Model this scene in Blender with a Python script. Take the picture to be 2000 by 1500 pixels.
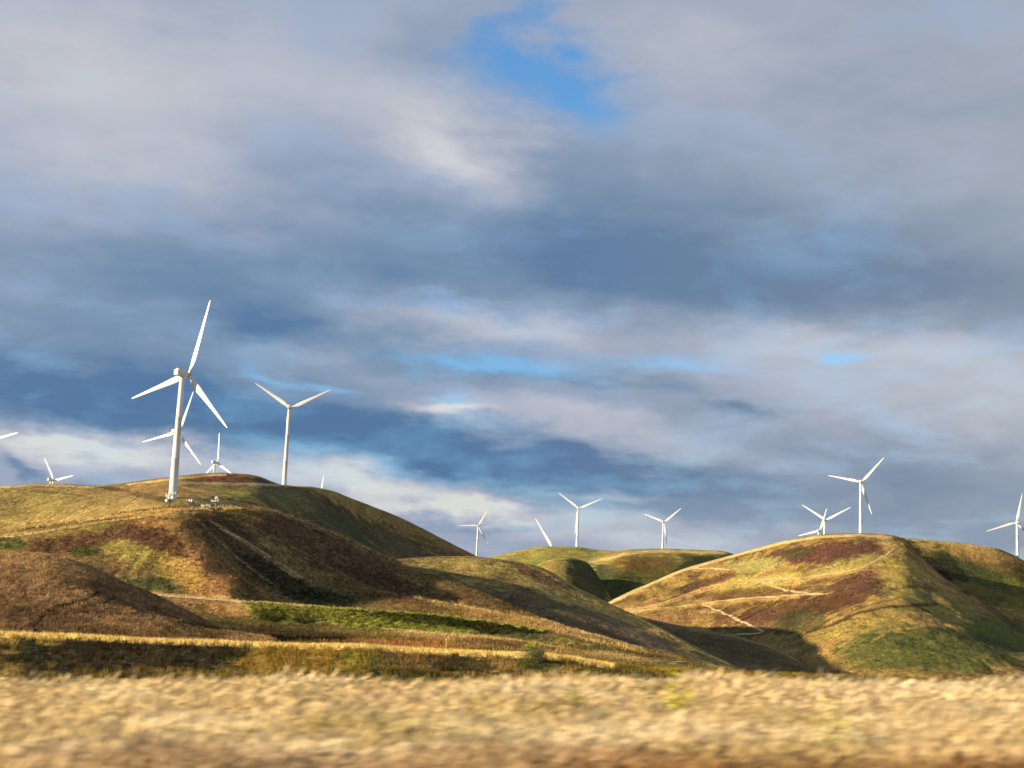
import bpy, math, random
import numpy as np
from mathutils import Vector, Matrix, Euler

S = bpy.context.scene
for o in list(bpy.data.objects):
    bpy.data.objects.remove(o)
rng = np.random.default_rng(7)
random.seed(7)

# ------------------------------------------------------------------ camera
F = 2784.0                       # focal length in pixels of the 2000 px wide photograph
PITCH = math.atan(485 / F)
ROLL = math.radians(2.3)
Fw = np.array([0, math.cos(PITCH), math.sin(PITCH)])
U0 = np.array([0, -math.sin(PITCH), math.cos(PITCH)])
R0 = np.array([1.0, 0, 0])
Rt = R0 * math.cos(ROLL) + U0 * math.sin(ROLL)
Up = U0 * math.cos(ROLL) - R0 * math.sin(ROLL)

def ray(u, v):
    """direction per metre of forward distance y for a place seen at (u, v) in the photograph"""
    d = Fw + Rt * (u - 1000) / F + Up * (750 - v) / F
    return d / d[1]

def az_el(u, v):
    d = ray(u, v)
    return math.atan2(d[0], d[1]), math.atan2(d[2], math.hypot(d[0], d[1]))

cam_d = bpy.data.cameras.new('camera')
cam = bpy.data.objects.new('camera', cam_d)
S.collection.objects.link(cam)
M = Matrix(((Rt[0], Up[0], -Fw[0], 0), (Rt[1], Up[1], -Fw[1], 0), (Rt[2], Up[2], -Fw[2], 0), (0, 0, 0, 1)))
cam.matrix_world = M
cam_d.sensor_width = 36
cam_d.lens = 36 * F / 2000
cam_d.clip_start = 0.3
cam_d.clip_end = 30000
cam_d.dof.use_dof = True
cam_d.dof.focus_distance = 480
cam_d.dof.aperture_fstop = 1.9
cam_d.dof.aperture_ratio = 0.15
S.camera = cam

# ------------------------------------------------------------------ sun and sky
SUN_EL = math.radians(13.0)
SUN_FROM = math.radians(-106)        # compass bearing of the sun, 0 = straight ahead (+Y), negative = left
sd = Vector((math.sin(SUN_FROM) * math.cos(SUN_EL), math.cos(SUN_FROM) * math.cos(SUN_EL), math.sin(SUN_EL)))
sun_d = bpy.data.lights.new('sun', 'SUN')
sun_d.energy = 5.0
sun_d.angle = math.radians(0.6)
sun_d.color = (1.0, 0.82, 0.57)
sun = bpy.data.objects.new('sun', sun_d)
S.collection.objects.link(sun)
sun.rotation_euler = sd.to_track_quat('Z', 'Y').to_euler()
sun.location = (-60, -20, 60)

W = bpy.data.worlds.new('World')
S.world = W
W.use_nodes = True
nt = W.node_tree
nt.nodes.clear()

class G:
    """tiny helper that writes maths as shader nodes"""
    def __init__(self, tree): self.t = tree
    def n(self, typ, **k):
        x = self.t.nodes.new(typ)
        for a, b in k.items(): setattr(x, a, b)
        return x
    def put(self, sock, val):
        if isinstance(val, (int, float)): sock.default_value = val
        elif isinstance(val, (tuple, list)): sock.default_value = tuple(val) + ((1,) if len(val) == 3 and sock.type == 'RGBA' else ())
        else: self.t.links.new(val, sock)
    def m(self, op, a, b=0.0, c=None, clamp=False):
        x = self.n('ShaderNodeMath', operation=op, use_clamp=clamp)
        self.put(x.inputs[0], a); self.put(x.inputs[1], b)
        if c is not None: self.put(x.inputs[2], c)
        return x.outputs[0]
    def mix(self, f, a, b, mode='MIX'):
        x = self.n('ShaderNodeMix', data_type='RGBA', blend_type=mode)
        self.put(x.inputs[0], f); self.put(x.inputs[6], a); self.put(x.inputs[7], b)
        return x.outputs[2]
    def noise(self, vec, scale, detail=4, rough=0.55, dist=0.0, out=0):
        x = self.n('ShaderNodeTexNoise')
        self.put(x.inputs['Vector'], vec); self.put(x.inputs['Scale'], scale)
        self.put(x.inputs['Detail'], detail); self.put(x.inputs['Roughness'], rough); self.put(x.inputs['Distortion'], dist)
        return x.outputs[out]
    def ramp(self, f, pts, interp='LINEAR'):
        x = self.n('ShaderNodeValToRGB')
        e = x.color_ramp.elements
        x.color_ramp.interpolation = interp
        while len(e) < len(pts): e.new(0.5)
        for i, (p, c) in enumerate(pts):
            e[i].position = p; e[i].color = (c[0], c[1], c[2], 1) if not isinstance(c, (int, float)) else (c, c, c, 1)
        self.put(x.inputs[0], f)
        return x.outputs[0]

g = G(nt)
tc = g.n('ShaderNodeTexCoord')
sep = g.n('ShaderNodeSeparateXYZ')
nt.links.new(tc.outputs['Generated'], sep.inputs[0])
X, Y, Z = sep.outputs
az = g.m('ARCTAN2', X, Y)
el = g.m('ARCSINE', Z)
# cloud layer seen in perspective: a plane above, flattened towards the horizon
den = g.m('ADD', g.m('MAXIMUM', Z, 0.0), 0.16)
comb = g.n('ShaderNodeCombineXYZ')
g.put(comb.inputs[0], g.m('DIVIDE', X, den)); g.put(comb.inputs[1], g.m('DIVIDE', Y, den)); g.put(comb.inputs[2], 0.7)
P = comb.outputs[0]
angc = g.n('ShaderNodeCombineXYZ')
g.put(angc.inputs[0], az); g.put(angc.inputs[1], g.m('MULTIPLY', el, 2.6)); g.put(angc.inputs[2], 0.3)
A = angc.outputs[0]
w1 = g.n('ShaderNodeSeparateColor'); nt.links.new(g.noise(A, 7.0, 5, 0.6, out=1), w1.inputs[0])
wx = g.m('MULTIPLY', g.m('SUBTRACT', w1.outputs[0], 0.5), 0.20)
wy = g.m('MULTIPLY', g.m('SUBTRACT', w1.outputs[1], 0.5), 0.065)
AZ = g.m('ADD', az, wx)
EL = g.m('ADD', el, wy)

def blob(u, v, ru, rv, tilt=0.0, power=1.0):
    a0, e0 = az_el(u, v)
    dx = g.m('SUBTRACT', AZ, a0)
    dy = g.m('SUBTRACT', EL, e0)
    t = math.tan(math.radians(-tilt) - ROLL)
    dy = g.m('SUBTRACT', dy, g.m('MULTIPLY', dx, t))
    q = g.m('ADD', g.m('POWER', g.m('ABSOLUTE', g.m('MULTIPLY', dx, F / ru)), 2.0), g.m('POWER', g.m('ABSOLUTE', g.m('MULTIPLY', dy, F / rv)), 2.0))
    return g.m('POWER', 2.718, g.m('MULTIPLY', q, -1.0))

n1 = g.noise(P, 1.1, 6, 0.55, 0.3)
n2 = g.noise(P, 3.4, 8, 0.52, 0.3)
n3 = g.noise(A, 15.0, 8, 0.56, 0.3)
L = g.m('ADD', 0.50, g.m('MULTIPLY', g.m('SUBTRACT', n1, 0.5), 0.35))
L = g.m('ADD', L, g.m('MULTIPLY', g.m('SUBTRACT', n2, 0.5), 0.38))
L = g.m('ADD', L, g.m('MULTIPLY', g.m('SUBTRACT', n3, 0.5), 0.22))
# (u, v, ru, rv, tilt down to the right, amount): clouds lighter (+) or darker (-) there
LIGHT = [
    (180, 150, 460, 230, 0, .32), (900, 290, 170, 75, 12, .34), (750, 230, 260, 90, 12, .12), (1300, 90, 220, 110, 0, .16),
    (1560, 180, 420, 160, 8, .09), (300, 330, 240, 40, 0, .10),
    (420, 540, 420, 90, -3, -.18), (1250, 500, 420, 110, 4, -.26), (1780, 560, 330, 90, 0, -.22), (560, 640, 120, 50, 0, -.18),
    (150, 640, 300, 50, 0, -.04),
    (950, 640, 330, 34, 3, .34), (1650, 670, 420, 46, 2, .26), (640, 690, 190, 26, 0, .14), (1800, 780, 420, 100, 0, .20),
    (1150, 735, 420, 14, 2, -.10), (1130, 830, 330, 34, 6, .30), (850, 795, 70, 17, 0, .42), (1480, 800, 80, 14, 0, -.30), (1250, 850, 120, 22, 3, -.04),
    (120, 760, 380, 70, 0, -.17), (560, 850, 420, 52, 3, -.36), (900, 880, 330, 36, 5, -.40), (1200, 905, 220, 26, 3, -.32),
    (1600, 900, 380, 90, 0, -.08), (180, 870, 420, 26, 2, .52), (120, 915, 300, 30, 0, .20), (700, 935, 130, 30, 4, .36),
    (900, 985, 150, 22, 2, .52), (1180, 955, 120, 14, 0, .22), (1130, 985, 300, 22, 0, -.12), (900, 1015, 240, 12, 0, -.14), (780, 1055, 160, 26, 12, .26),
    (1250, 1050, 460, 55, 0, .24), (1500, 990, 360, 60, 0, -.02), (1900, 980, 260, 100, 0, -.10), (10, 890, 30, 20, 20, -.30),
]
for (u, v, ru, rv, ti, am) in LIGHT:
    L = g.m('ADD', L, g.m('MULTIPLY', blob(u, v, ru, rv, ti), am))
HOLES = [(1085, 190, 100, 72, 10, 1.0), (1045, 50, 55, 105, 5, .75), (960, 150, 90, 50, 0, .36), (930, 705, 110, 16, 2, .58), (1060, 715, 120, 18, 2, .50),
         (1330, 690, 120, 20, -2, .48), (1650, 695, 34, 18, 0, .60), (600, 745, 90, 11, 0, .50), (880, 775, 55, 11, 0, .46), (1190, 700, 200, 22, 0, .3),
         (880, 605, 150, 14, 0, .36), (760, 915, 260, 18, 5, .20), (980, 1020, 160, 12, 0, .16), (300, 950, 160, 22, 0, .30), (540, 310, 240, 60, 0, .16)]
B = g.m('MULTIPLY', g.m('SUBTRACT', n2, 0.5), 0.8)
B = g.m('ADD', B, g.m('MULTIPLY', g.m('SUBTRACT', n3, 0.5), 0.7))
for (u, v, ru, rv, ti, am) in HOLES:
    B = g.m('ADD', B, g.m('MULTIPLY', blob(u, v, ru, rv, ti), am))
Bm = g.m('MULTIPLY', g.ramp(B, [(0.0, 0.0), (1.05, 1.0)], 'LINEAR'), .95)
cloud = g.ramp(L, [(0.0, (.125, .20, .335)), (.22, (.135, .215, .345)), (.45, (.235, .31, .42)), (.65, (.375, .415, .51)), (.85, (.515, .53, .58)), (1.0, (.66, .67, .655))])
# the right half of the cloud deck is greyer, the left more lavender
grey = g.m('MULTIPLY', g.m('ADD', az, 0.05), 2.2, clamp=True)
hsv = g.n('ShaderNodeHueSaturation')
g.put(hsv.inputs['Saturation'], g.m('SUBTRACT', 1.18, g.m('MULTIPLY', grey, 0.48)))
g.put(hsv.inputs['Color'], cloud)
cloud = hsv.outputs[0]
sky = g.n('ShaderNodeTexSky', sky_type='NISHITA')
sky.sun_disc = False
sky.sun_elevation = SUN_EL
sky.sun_rotation = SUN_FROM
sky.air_density = 1.0
sky.dust_density = 0.0
sky.ozone_density = 4.5
bg1 = g.n('ShaderNodeBackground'); g.put(bg1.inputs[0], g.mix(1.0, sky.outputs[0], (.84, 1.0, 1.0), 'MULTIPLY')); bg1.inputs[1].default_value = 0.125
bg2 = g.n('ShaderNodeBackground'); g.put(bg2.inputs[0], cloud); bg2.inputs[1].default_value = 0.53
ms = g.n('ShaderNodeMixShader')
g.put(ms.inputs[0], g.m('SUBTRACT', 1.0, Bm)); nt.links.new(bg1.outputs[0], ms.inputs[1]); nt.links.new(bg2.outputs[0], ms.inputs[2])
wo = g.n('ShaderNodeOutputWorld'); nt.links.new(ms.outputs[0], wo.inputs[0])

S.view_settings.view_transform = 'Standard'
S.view_settings.look = 'None'
S.view_settings.exposure = 1.0
S.view_settings.gamma = 1.0
S.view_settings.use_curve_mapping = False
S.render.engine = 'CYCLES'
S.cycles.max_bounces = 4

# ------------------------------------------------------------------ noise on arrays
def _hash(ix, iy, seed):
    h = (ix.astype(np.int64) * 374761393 + iy.astype(np.int64) * 668265263 + seed * 1442695041) & 0xffffffff
    h = ((h ^ (h >> 13)) * 1274126177) & 0xffffffff
    return ((h ^ (h >> 16)) & 0xffff) / 65535.0

def vnoise(x, y, seed=0):
    ix = np.floor(x); iy = np.floor(y)
    fx = x - ix; fy = y - iy
    fx = fx * fx * fx * (fx * (fx * 6 - 15) + 10); fy = fy * fy * fy * (fy * (fy * 6 - 15) + 10)
    a = _hash(ix, iy, seed); b = _hash(ix + 1, iy, seed); c = _hash(ix, iy + 1, seed); d = _hash(ix + 1, iy + 1, seed)
    return (a + (b - a) * fx + (c - a) * fy + (a - b - c + d) * fx * fy) * 2 - 1

def fbm(x, y, octv=4, seed=0, gain=0.5):
    s = 0; a = 1; t = 0
    for i in range(octv):
        s = s + a * vnoise(x * (2 ** i) + 17.3 * i, y * (2 ** i) - 9.1 * i, seed + i); t += a; a *= gain
    return s / t

def smooth(x, a, b):
    t = np.clip((x - a) / (b - a), 0, 1)
    return t * t * (3 - 2 * t)

# ------------------------------------------------------------------ materials
MATS = {}
def principled(name, color=(.5, .5, .5), rough=0.6, metal=0.0, vary=0.0, scale=1.0, bump=0.0, coat=0.0):
    if name in MATS: return MATS[name]
    m = bpy.data.materials.new(name); m.use_nodes = True
    t = m.node_tree; b = t.nodes['Principled BSDF']; q = G(t)
    b.inputs['Base Color'].default_value = (*color, 1)
    b.inputs['Roughness'].default_value = rough
    b.inputs['Metallic'].default_value = metal
    b.inputs['Specular IOR Level'].default_value = 0.35
    if vary > 0 or bump > 0:
        c = q.n('ShaderNodeTexCoord')
        n = q.noise(c.outputs['Object'], scale, 5, 0.6)
        if vary > 0:
            f = q.ramp(n, [(0.3, 1 - vary), (0.7, 1 + vary * 0.4)])
            x = q.mix(1.0, color, f, 'MULTIPLY')
            q.put(b.inputs['Base Color'], x)
        if bump > 0:
            bb = q.n('ShaderNodeBump'); bb.inputs['Strength'].default_value = 0.6; bb.inputs['Distance'].default_value = bump
            q.put(bb.inputs['Height'], n); q.put(b.inputs['Normal'], bb.outputs[0])
    MATS[name] = m
    return m

def ground_material(name, tuft, amp=0.55, bump=0.35):
    """grass-covered slope: painted-on species colour with some shade (attribute) broken up by tufts of the given size in metres"""
    m = bpy.data.materials.new(name); m.use_nodes = True
    t = m.node_tree; b = t.nodes['Principled BSDF']; q = G(t)
    b.inputs['Roughness'].default_value = 1.0
    b.inputs['Specular IOR Level'].default_value = 0.08
    c = q.n('ShaderNodeTexCoord')
    at = q.n('ShaderNodeAttribute', attribute_name='col')
    mp = q.n('ShaderNodeMapping'); mp.inputs['Scale'].default_value = (0.8, 0.55, 1.6)
    mp.inputs['Rotation'].default_value = (0, 0.35, 0.3)
    t.links.new(c.outputs['Object'], mp.inputs[0])
    n1 = q.noise(mp.outputs[0], 1.0 / tuft, 5, 0.62, 0.6)
    n2 = q.noise(mp.outputs[0], 0.22 / tuft, 4, 0.6, 0.5)
    n3 = q.noise(c.outputs['Object'], 0.02, 3, 0.5)
    mp2 = q.n('ShaderNodeMapping'); mp2.inputs['Scale'].default_value = (1.5, 0.35, 0.9); mp2.inputs['Rotation'].default_value = (0, 0.5, -0.5)
    t.links.new(c.outputs['Object'], mp2.inputs[0])
    n4 = q.noise(mp2.outputs[0], 1.3 / tuft, 5, 0.6, 0.3)
    n1 = q.m('ADD', q.m('MULTIPLY', n1, 0.55), q.m('MULTIPLY', n4, 0.45))
    f1 = q.ramp(n1, [(0.36, 1 - amp), (0.5, 0.90), (0.64, 1 + amp * 1.2)])
    f2 = q.ramp(n2, [(0.30, 0.70), (0.70, 1.28)])
    fz = q.ramp(q.noise(c.outputs['Object'], 0.11 / tuft, 4, 0.6, 0.4), [(0.38, 0.25), (0.60, 1.0)])
    f1 = q.mix(fz, (0.95, 0.95, 0.95), f1)
    col = q.mix(1.0, at.outputs['Color'], f1, 'MULTIPLY')
    col = q.mix(1.0, col, f2, 'MULTIPLY')
    # dry stalks show as paler straw in the palest tufts
    straw = q.ramp(n1, [(0.56, 0.0), (0.70, 0.40)])
    col = q.mix(straw, col, (0.34, 0.25, 0.12), 'MIX')
    hs = q.n('ShaderNodeHueSaturation'); q.put(hs.inputs['Color'], col)
    q.put(hs.inputs['Hue'], q.m('ADD', 0.485, q.m('MULTIPLY', n3, 0.03)))
    q.put(b.inputs['Base Color'], hs.outputs[0])
    bb = q.n('ShaderNodeBump'); bb.inputs['Strength'].default_value = 0.8; bb.inputs['Distance'].default_value = bump * tuft
    hsum = q.m('ADD', n1, q.m('MULTIPLY', n2, 1.6))
    q.put(bb.inputs['Height'], hsum); q.put(b.inputs['Normal'], bb.outputs[0])
    MATS[name] = m
    return m

# ------------------------------------------------------------------ tagging
C = S.collection
def tag(o, label=None, cat=None, group=None, kind=None):
    if label: o['label'] = label
    if cat: o['category'] = cat
    if group: o['group'] = group
    if kind: o['kind'] = kind
    return o

def mesh_obj(name, verts, faces, mat=None, parent=None, smooth_=False):
    me = bpy.data.meshes.new(name)
    me.from_pydata([tuple(v) for v in verts], [], faces)
    if smooth_: me.polygons.foreach_set('use_smooth', [True] * len(me.polygons))
    me.update()
    o = bpy.data.objects.new(name, me)
    if mat: me.materials.append(mat)
    C.objects.link(o)
    if parent: o.parent = parent
    return o

def empty(name, loc, rz=0.0):
    o = bpy.data.objects.new(name, None); C.objects.link(o)
    o.location = loc; o.rotation_euler = (0, 0, rz); o.empty_display_size = 1
    return o

class MB:
    """collects boxes, tubes and rings into one mesh"""
    def __init__(s): s.v = []; s.f = []
    def add(s, v, f):
        k = len(s.v); s.v += [tuple(p) for p in v]; s.f += [tuple(i + k for i in q) for q in f]; return s
    def box(s, c, d, rz=0.0):
        x, y, z = c; a, b, h = d[0] / 2, d[1] / 2, d[2] / 2
        cs, sn = math.cos(rz), math.sin(rz)
        v = []
        for dz in (-h, h):
            for dx, dy in ((-a, -b), (a, -b), (a, b), (-a, b)):
                v.append((x + dx * cs - dy * sn, y + dx * sn + dy * cs, z + dz))
        return s.add(v, [(0, 3, 2, 1), (4, 5, 6, 7), (0, 1, 5, 4), (1, 2, 6, 5), (2, 3, 7, 6), (3, 0, 4, 7)])
    def tube(s, p, q, r1, r2=None, n=10, cap=True):
        r2 = r1 if r2 is None else r2
        p = Vector(p); q = Vector(q); d = (q - p).normalized()
        a = d.orthogonal().normalized(); b = d.cross(a)
        v = []
        for (c, r) in ((p, r1), (q, r2)):
            for i in range(n):
                t = 2 * math.pi * i / n
                v.append(c + a * math.cos(t) * r + b * math.sin(t) * r)
        f = [(i, (i + 1) % n, n + (i + 1) % n, n + i) for i in range(n)]
        if cap: f += [tuple(range(n - 1, -1, -1)), tuple(range(n, 2 * n))]
        return s.add(v, f)
    def build(s, name, mat, parent=None, smooth_=False):
        return mesh_obj(name, s.v, s.f, mat, parent, smooth_)

# ------------------------------------------------------------------ hills: lofted terrain
def pchip(xs, ys, x):
    xs = np.asarray(xs, float); ys = np.asarray(ys, float)
    o = np.argsort(xs); xs = xs[o]; ys = ys[o]
    if len(xs) == 1: return np.full_like(x, ys[0])
    h = np.diff(xs); d = np.diff(ys) / h
    m = np.zeros_like(ys)
    if len(xs) > 2:
        w1 = 2 * h[1:] + h[:-1]; w2 = h[1:] + 2 * h[:-1]
        ok = d[:-1] * d[1:] > 0
        with np.errstate(divide='ignore', invalid='ignore'):
            hm = (w1 + w2) / (w1 / d[:-1] + w2 / d[1:])
        m[1:-1] = np.where(ok, hm, 0)
    m[0] = d[0]; m[-1] = d[-1]
    k = np.clip(np.searchsorted(xs, x) - 1, 0, len(xs) - 2)
    t = (x - xs[k]) / h[k]
    below = t < 0; above = t > 1
    tt = np.clip(t, 0, 1)
    r = ((1 + 2 * tt) * (1 - tt) ** 2 * ys[k] + tt * (1 - tt) ** 2 * h[k] * m[k] + tt * tt * (3 - 2 * tt) * ys[k + 1] + tt * tt * (tt - 1) * h[k] * m[k + 1])
    return r

def soft(y, n):
    if n < 2: return y
    k = np.hanning(2 * n + 1); k /= k.sum()
    return np.convolve(np.pad(y, n, mode='edge'), k, mode='valid')

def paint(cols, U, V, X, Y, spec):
    """species and soil colours, with some painted shade and lit rims: ellipses and strokes laid at places on the slope"""
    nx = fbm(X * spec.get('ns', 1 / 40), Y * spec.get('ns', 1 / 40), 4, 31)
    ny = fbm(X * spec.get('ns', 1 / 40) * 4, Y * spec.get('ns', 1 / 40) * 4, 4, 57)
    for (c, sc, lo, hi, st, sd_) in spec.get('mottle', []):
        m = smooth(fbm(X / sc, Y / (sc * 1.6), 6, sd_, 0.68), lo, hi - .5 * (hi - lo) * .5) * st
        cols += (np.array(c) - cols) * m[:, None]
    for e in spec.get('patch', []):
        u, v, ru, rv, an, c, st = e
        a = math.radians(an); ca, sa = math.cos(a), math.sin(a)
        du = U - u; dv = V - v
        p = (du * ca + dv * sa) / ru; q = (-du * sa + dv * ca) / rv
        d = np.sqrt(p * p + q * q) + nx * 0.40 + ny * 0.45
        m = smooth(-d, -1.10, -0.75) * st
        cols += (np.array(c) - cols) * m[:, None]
    for e in spec.get('stroke', []):  # crest strokes: dry grass colour, brightened to paint a sunlit rim
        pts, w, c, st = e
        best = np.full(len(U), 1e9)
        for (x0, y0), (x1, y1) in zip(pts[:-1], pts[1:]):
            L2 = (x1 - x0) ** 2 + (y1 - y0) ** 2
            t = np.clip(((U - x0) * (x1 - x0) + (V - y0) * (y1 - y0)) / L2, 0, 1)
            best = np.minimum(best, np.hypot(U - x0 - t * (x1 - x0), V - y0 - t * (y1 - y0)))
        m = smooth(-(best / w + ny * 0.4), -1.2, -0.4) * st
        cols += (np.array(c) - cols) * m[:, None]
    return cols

def project(X, Y, Z):
    c = X * Fw[0] + Y * Fw[1] + Z * Fw[2]
    return 1000 + F * (X * Rt[0] + Y * Rt[1] + Z * Rt[2]) / c, 750 - F * (X * Up[0] + Y * Up[1] + Z * Up[2]) / c

HILLS = {}
COLS = {}
def curve_pts(pts):
    out = []
    for (u, v, y) in pts:
        d = ray(u, v); out.append((d[0], d[2] * y, y))
    return np.array(out)

def hill(name, lines, mat, base, spec=None, back=(120, 45), ncol=700, rows=None, relief=(0.6, 30), rills=(0.0, 20), du=(0, 2000), sm=6, obj_name='hill', backz=None):
    """lines: front foot first, crest last; every line a list of (u, v, distance)"""
    a0 = ray(du[0], 1100)[0]; a1 = ray(du[1], 1100)[0]
    a = np.linspace(a0, a1, ncol)
    Zs = []; Ys = []
    for ln in lines:
        p = curve_pts(ln)
        yy = pchip(p[:, 0], p[:, 2], a); tt = pchip(p[:, 0], p[:, 1] / p[:, 2], a)
        tt = soft(tt, sm); yy = soft(yy, sm * 3)
        Ys.append(yy); Zs.append(tt * yy)
    for i in range(1, len(Ys)): Ys[i] = np.maximum(Ys[i], Ys[i - 1] + 2.0)
    nf = len(Ys)
    yc = Ys[-1]; zc = Zs[-1]
    if isinstance(back, tuple): back = [back]
    for (bd, drop) in back:
        Ys.append(yc + bd); Zs.append(zc - drop)
    Ys = np.array(Ys); Zs = np.array(Zs)
    K = len(Ys)
    h = np.diff(Ys, axis=0); d = np.diff(Zs, axis=0) / h
    m = np.zeros_like(Ys); m[0] = d[0]; m[-1] = d[-1]
    for k in range(1, K - 1):
        w1 = 2 * h[k] + h[k - 1]; w2 = h[k] + 2 * h[k - 1]
        ok = d[k - 1] * d[k] > 0
        with np.errstate(divide='ignore', invalid='ignore'):
            hm = (w1 + w2) / (w1 / d[k - 1] + w2 / d[k])
        m[k] = np.where(ok, hm, 0)
    if rows is None: rows = [40] * (nf - 1)
    rows = list(rows) + [14] * (K - nf)
    Yg = []; Zg = []; Wg = []
    for k in range(K - 1):
        n = rows[k]
        ts = np.linspace(0, 1, n, endpoint=(k == K - 2))
        if k == nf - 2: ts = 1 - (1 - ts) ** 1.25
        for t in ts:
            Yg.append(Ys[k] + t * h[k])
            Zg.append((1 + 2 * t) * (1 - t) ** 2 * Zs[k] + t * (1 - t) ** 2 * h[k] * m[k] + t * t * (3 - 2 * t) * Zs[k + 1] + t * t * (t - 1) * h[k] * m[k + 1])
            s = (k + t) / (nf - 1)
            Wg.append(np.full(ncol, (1 - smooth(np.array([s]), 0.80, 1.0)[0] * 0.85) if s <= 1 else 0.5))
    Yg = np.array(Yg); Zg = np.array(Zg); Wg = np.array(Wg)
    Xg = a[None, :] * Yg
    A_, Sc = relief
    sd_ = abs(hash(name)) % 50 if False else sum(map(ord, name)) % 50
    Zg = Zg + A_ * Wg * fbm(Xg / Sc, Yg / Sc, 6, sd_, 0.58)
    Zg = Zg + A_ * 0.8 * Wg * (0.5 - np.abs(fbm(Xg / (Sc * .8) + 5, Yg / (Sc * 2.4), 4, sd_ + 3, 0.5)))
    if rills[0] > 0:
        rr, rs = rills[0] * 0.45, rills[1]
        wob = fbm(Xg / 90, Yg / 90, 3, sd_ + 5) * 1.2
        q = fbm(Xg / rs + wob, Yg / (rs * 5.0) + 3, 3, sd_ + 9)
        Zg = Zg - rr * Wg * (1 - np.abs(q) * 1.4).clip(0, 1) ** 1.3 * smooth(Wg, 0.2, 1.0)
    nr = Yg.shape[0]
    verts = np.stack([Xg, Yg, Zg], -1).reshape(-1, 3)
    U, V = project(verts[:, 0], verts[:, 1], verts[:, 2])
    cols = np.tile(np.array(base, float), (len(verts), 1))
    if spec: cols = paint(cols, U, V, verts[:, 0], verts[:, 1], spec)
    i = np.arange(nr - 1)[:, None] * ncol + np.arange(ncol - 1)[None, :]
    i = i.ravel()
    faces = np.stack([i, i + 1, i + ncol + 1, i + ncol], -1)
    me = bpy.data.meshes.new(obj_name)
    me.vertices.add(len(verts)); me.vertices.foreach_set('co', verts.ravel())
    me.loops.add(faces.size); me.loops.foreach_set('vertex_index', faces.ravel())
    me.polygons.add(len(faces)); me.polygons.foreach_set('loop_start', np.arange(0, faces.size, 4))
    me.polygons.foreach_set('use_smooth', np.ones(len(faces), bool))
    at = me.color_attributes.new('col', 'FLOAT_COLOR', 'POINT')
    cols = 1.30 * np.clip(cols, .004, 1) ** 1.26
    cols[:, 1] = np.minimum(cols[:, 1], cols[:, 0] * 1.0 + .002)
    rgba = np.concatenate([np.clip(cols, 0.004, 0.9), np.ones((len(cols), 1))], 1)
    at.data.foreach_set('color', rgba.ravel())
    me.update(); me.validate()
    me.materials.append(mat)
    o = bpy.data.objects.new(obj_name, me); C.objects.link(o)
    o['kind'] = 'structure'
    HILLS[name] = (a, Yg, Zg)
    COLS[name] = cols.reshape(nr, ncol, 3)
    return o

def height(name, x, y):
    a, Yg, Zg = HILLS[name]
    q = x / y
    k = int(np.clip(np.searchsorted(a, q) - 1, 0, len(a) - 2)); f = (q - a[k]) / (a[k + 1] - a[k])
    if f < -0.01 or f > 1.01: return -1e9
    za = np.interp(y, Yg[:, k], Zg[:, k], left=-1e9, right=-1e9); zb = np.interp(y, Yg[:, k + 1], Zg[:, k + 1], left=-1e9, right=-1e9)
    return za + (zb - za) * f

def hit(name, u, v):
    """place on a hill seen at (u, v)"""
    a, Yg, Zg = HILLS[name]
    d = ray(u, v)
    k = int(np.clip(np.searchsorted(a, d[0]) - 1, 0, len(a) - 2)); f = (d[0] - a[k]) / (a[k + 1] - a[k])
    yy = Yg[:, k] * (1 - f) + Yg[:, k + 1] * f; zz = Zg[:, k] * (1 - f) + Zg[:, k + 1] * f
    t = zz / yy - d[2]
    idx = np.where(t >= 0)[0]
    if len(idx) == 0:
        j = int(np.argmax(zz / yy)); return np.array([d[0] * yy[j], yy[j], zz[j]])
    j = idx[0]
    if j == 0: y = yy[0]
    else:
        s = -t[j - 1] / (t[j] - t[j - 1]); y = yy[j - 1] + s * (yy[j] - yy[j - 1])
    return np.array([d[0] * y, y, np.interp(y, yy, zz)])

def terrain(x, y):
    if y <= 1: return -2.1
    return max([base_ground(x, y)] + [height(n, x, y) for n in HILLS])

def base_ground(x, y):
    v = -1.66 + (0.035 if x > 0 else 0.044) * max(-40, min(40, x))
    r = float(np.interp(y, [-50, 8, 11, 30, 36, 60, 110, 600, 1200, 20000], [0, 0, 1, 1, 1, 0, 0, 0, 0, 0]))
    z = float(np.interp(y, [-50, 8, 11, 30, 36, 60, 110, 400, 900, 3000, 20000], [-2.25, -2.25, -.25, 0, -.25, -9, -12, -14, -30, -30, -30]))
    return z + v * r

# palette: surface colours (linear), some also used to paint shade
GOLD = (.46, .315, .115); STRAW = (.55, .42, .20); OLIVE = (.17, .14, .045); GREEN = (.085, .098, .040); BROWN = (.115, .064, .030)
MAROON = (.13, .066, .045); DARK = (.045, .036, .020); RUST = (.33, .19, .085); TAN = (.34, .235, .12); DGREEN = (.038, .060, .020)
PALEG = (.33, .31, .12); LIME = (.20, .28, .045)

m_far = ground_material('far_hill_grass', 4.5, 0.45, 0.25)
m_mid = ground_material('mid_hill_grass', 3.4, 0.72, 0.38)
m_near = ground_material('near_hill_grass', 1.7, 0.78, 0.42)
m_bank = ground_material('bank_grass', 0.8, 0.75, 0.40)

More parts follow.
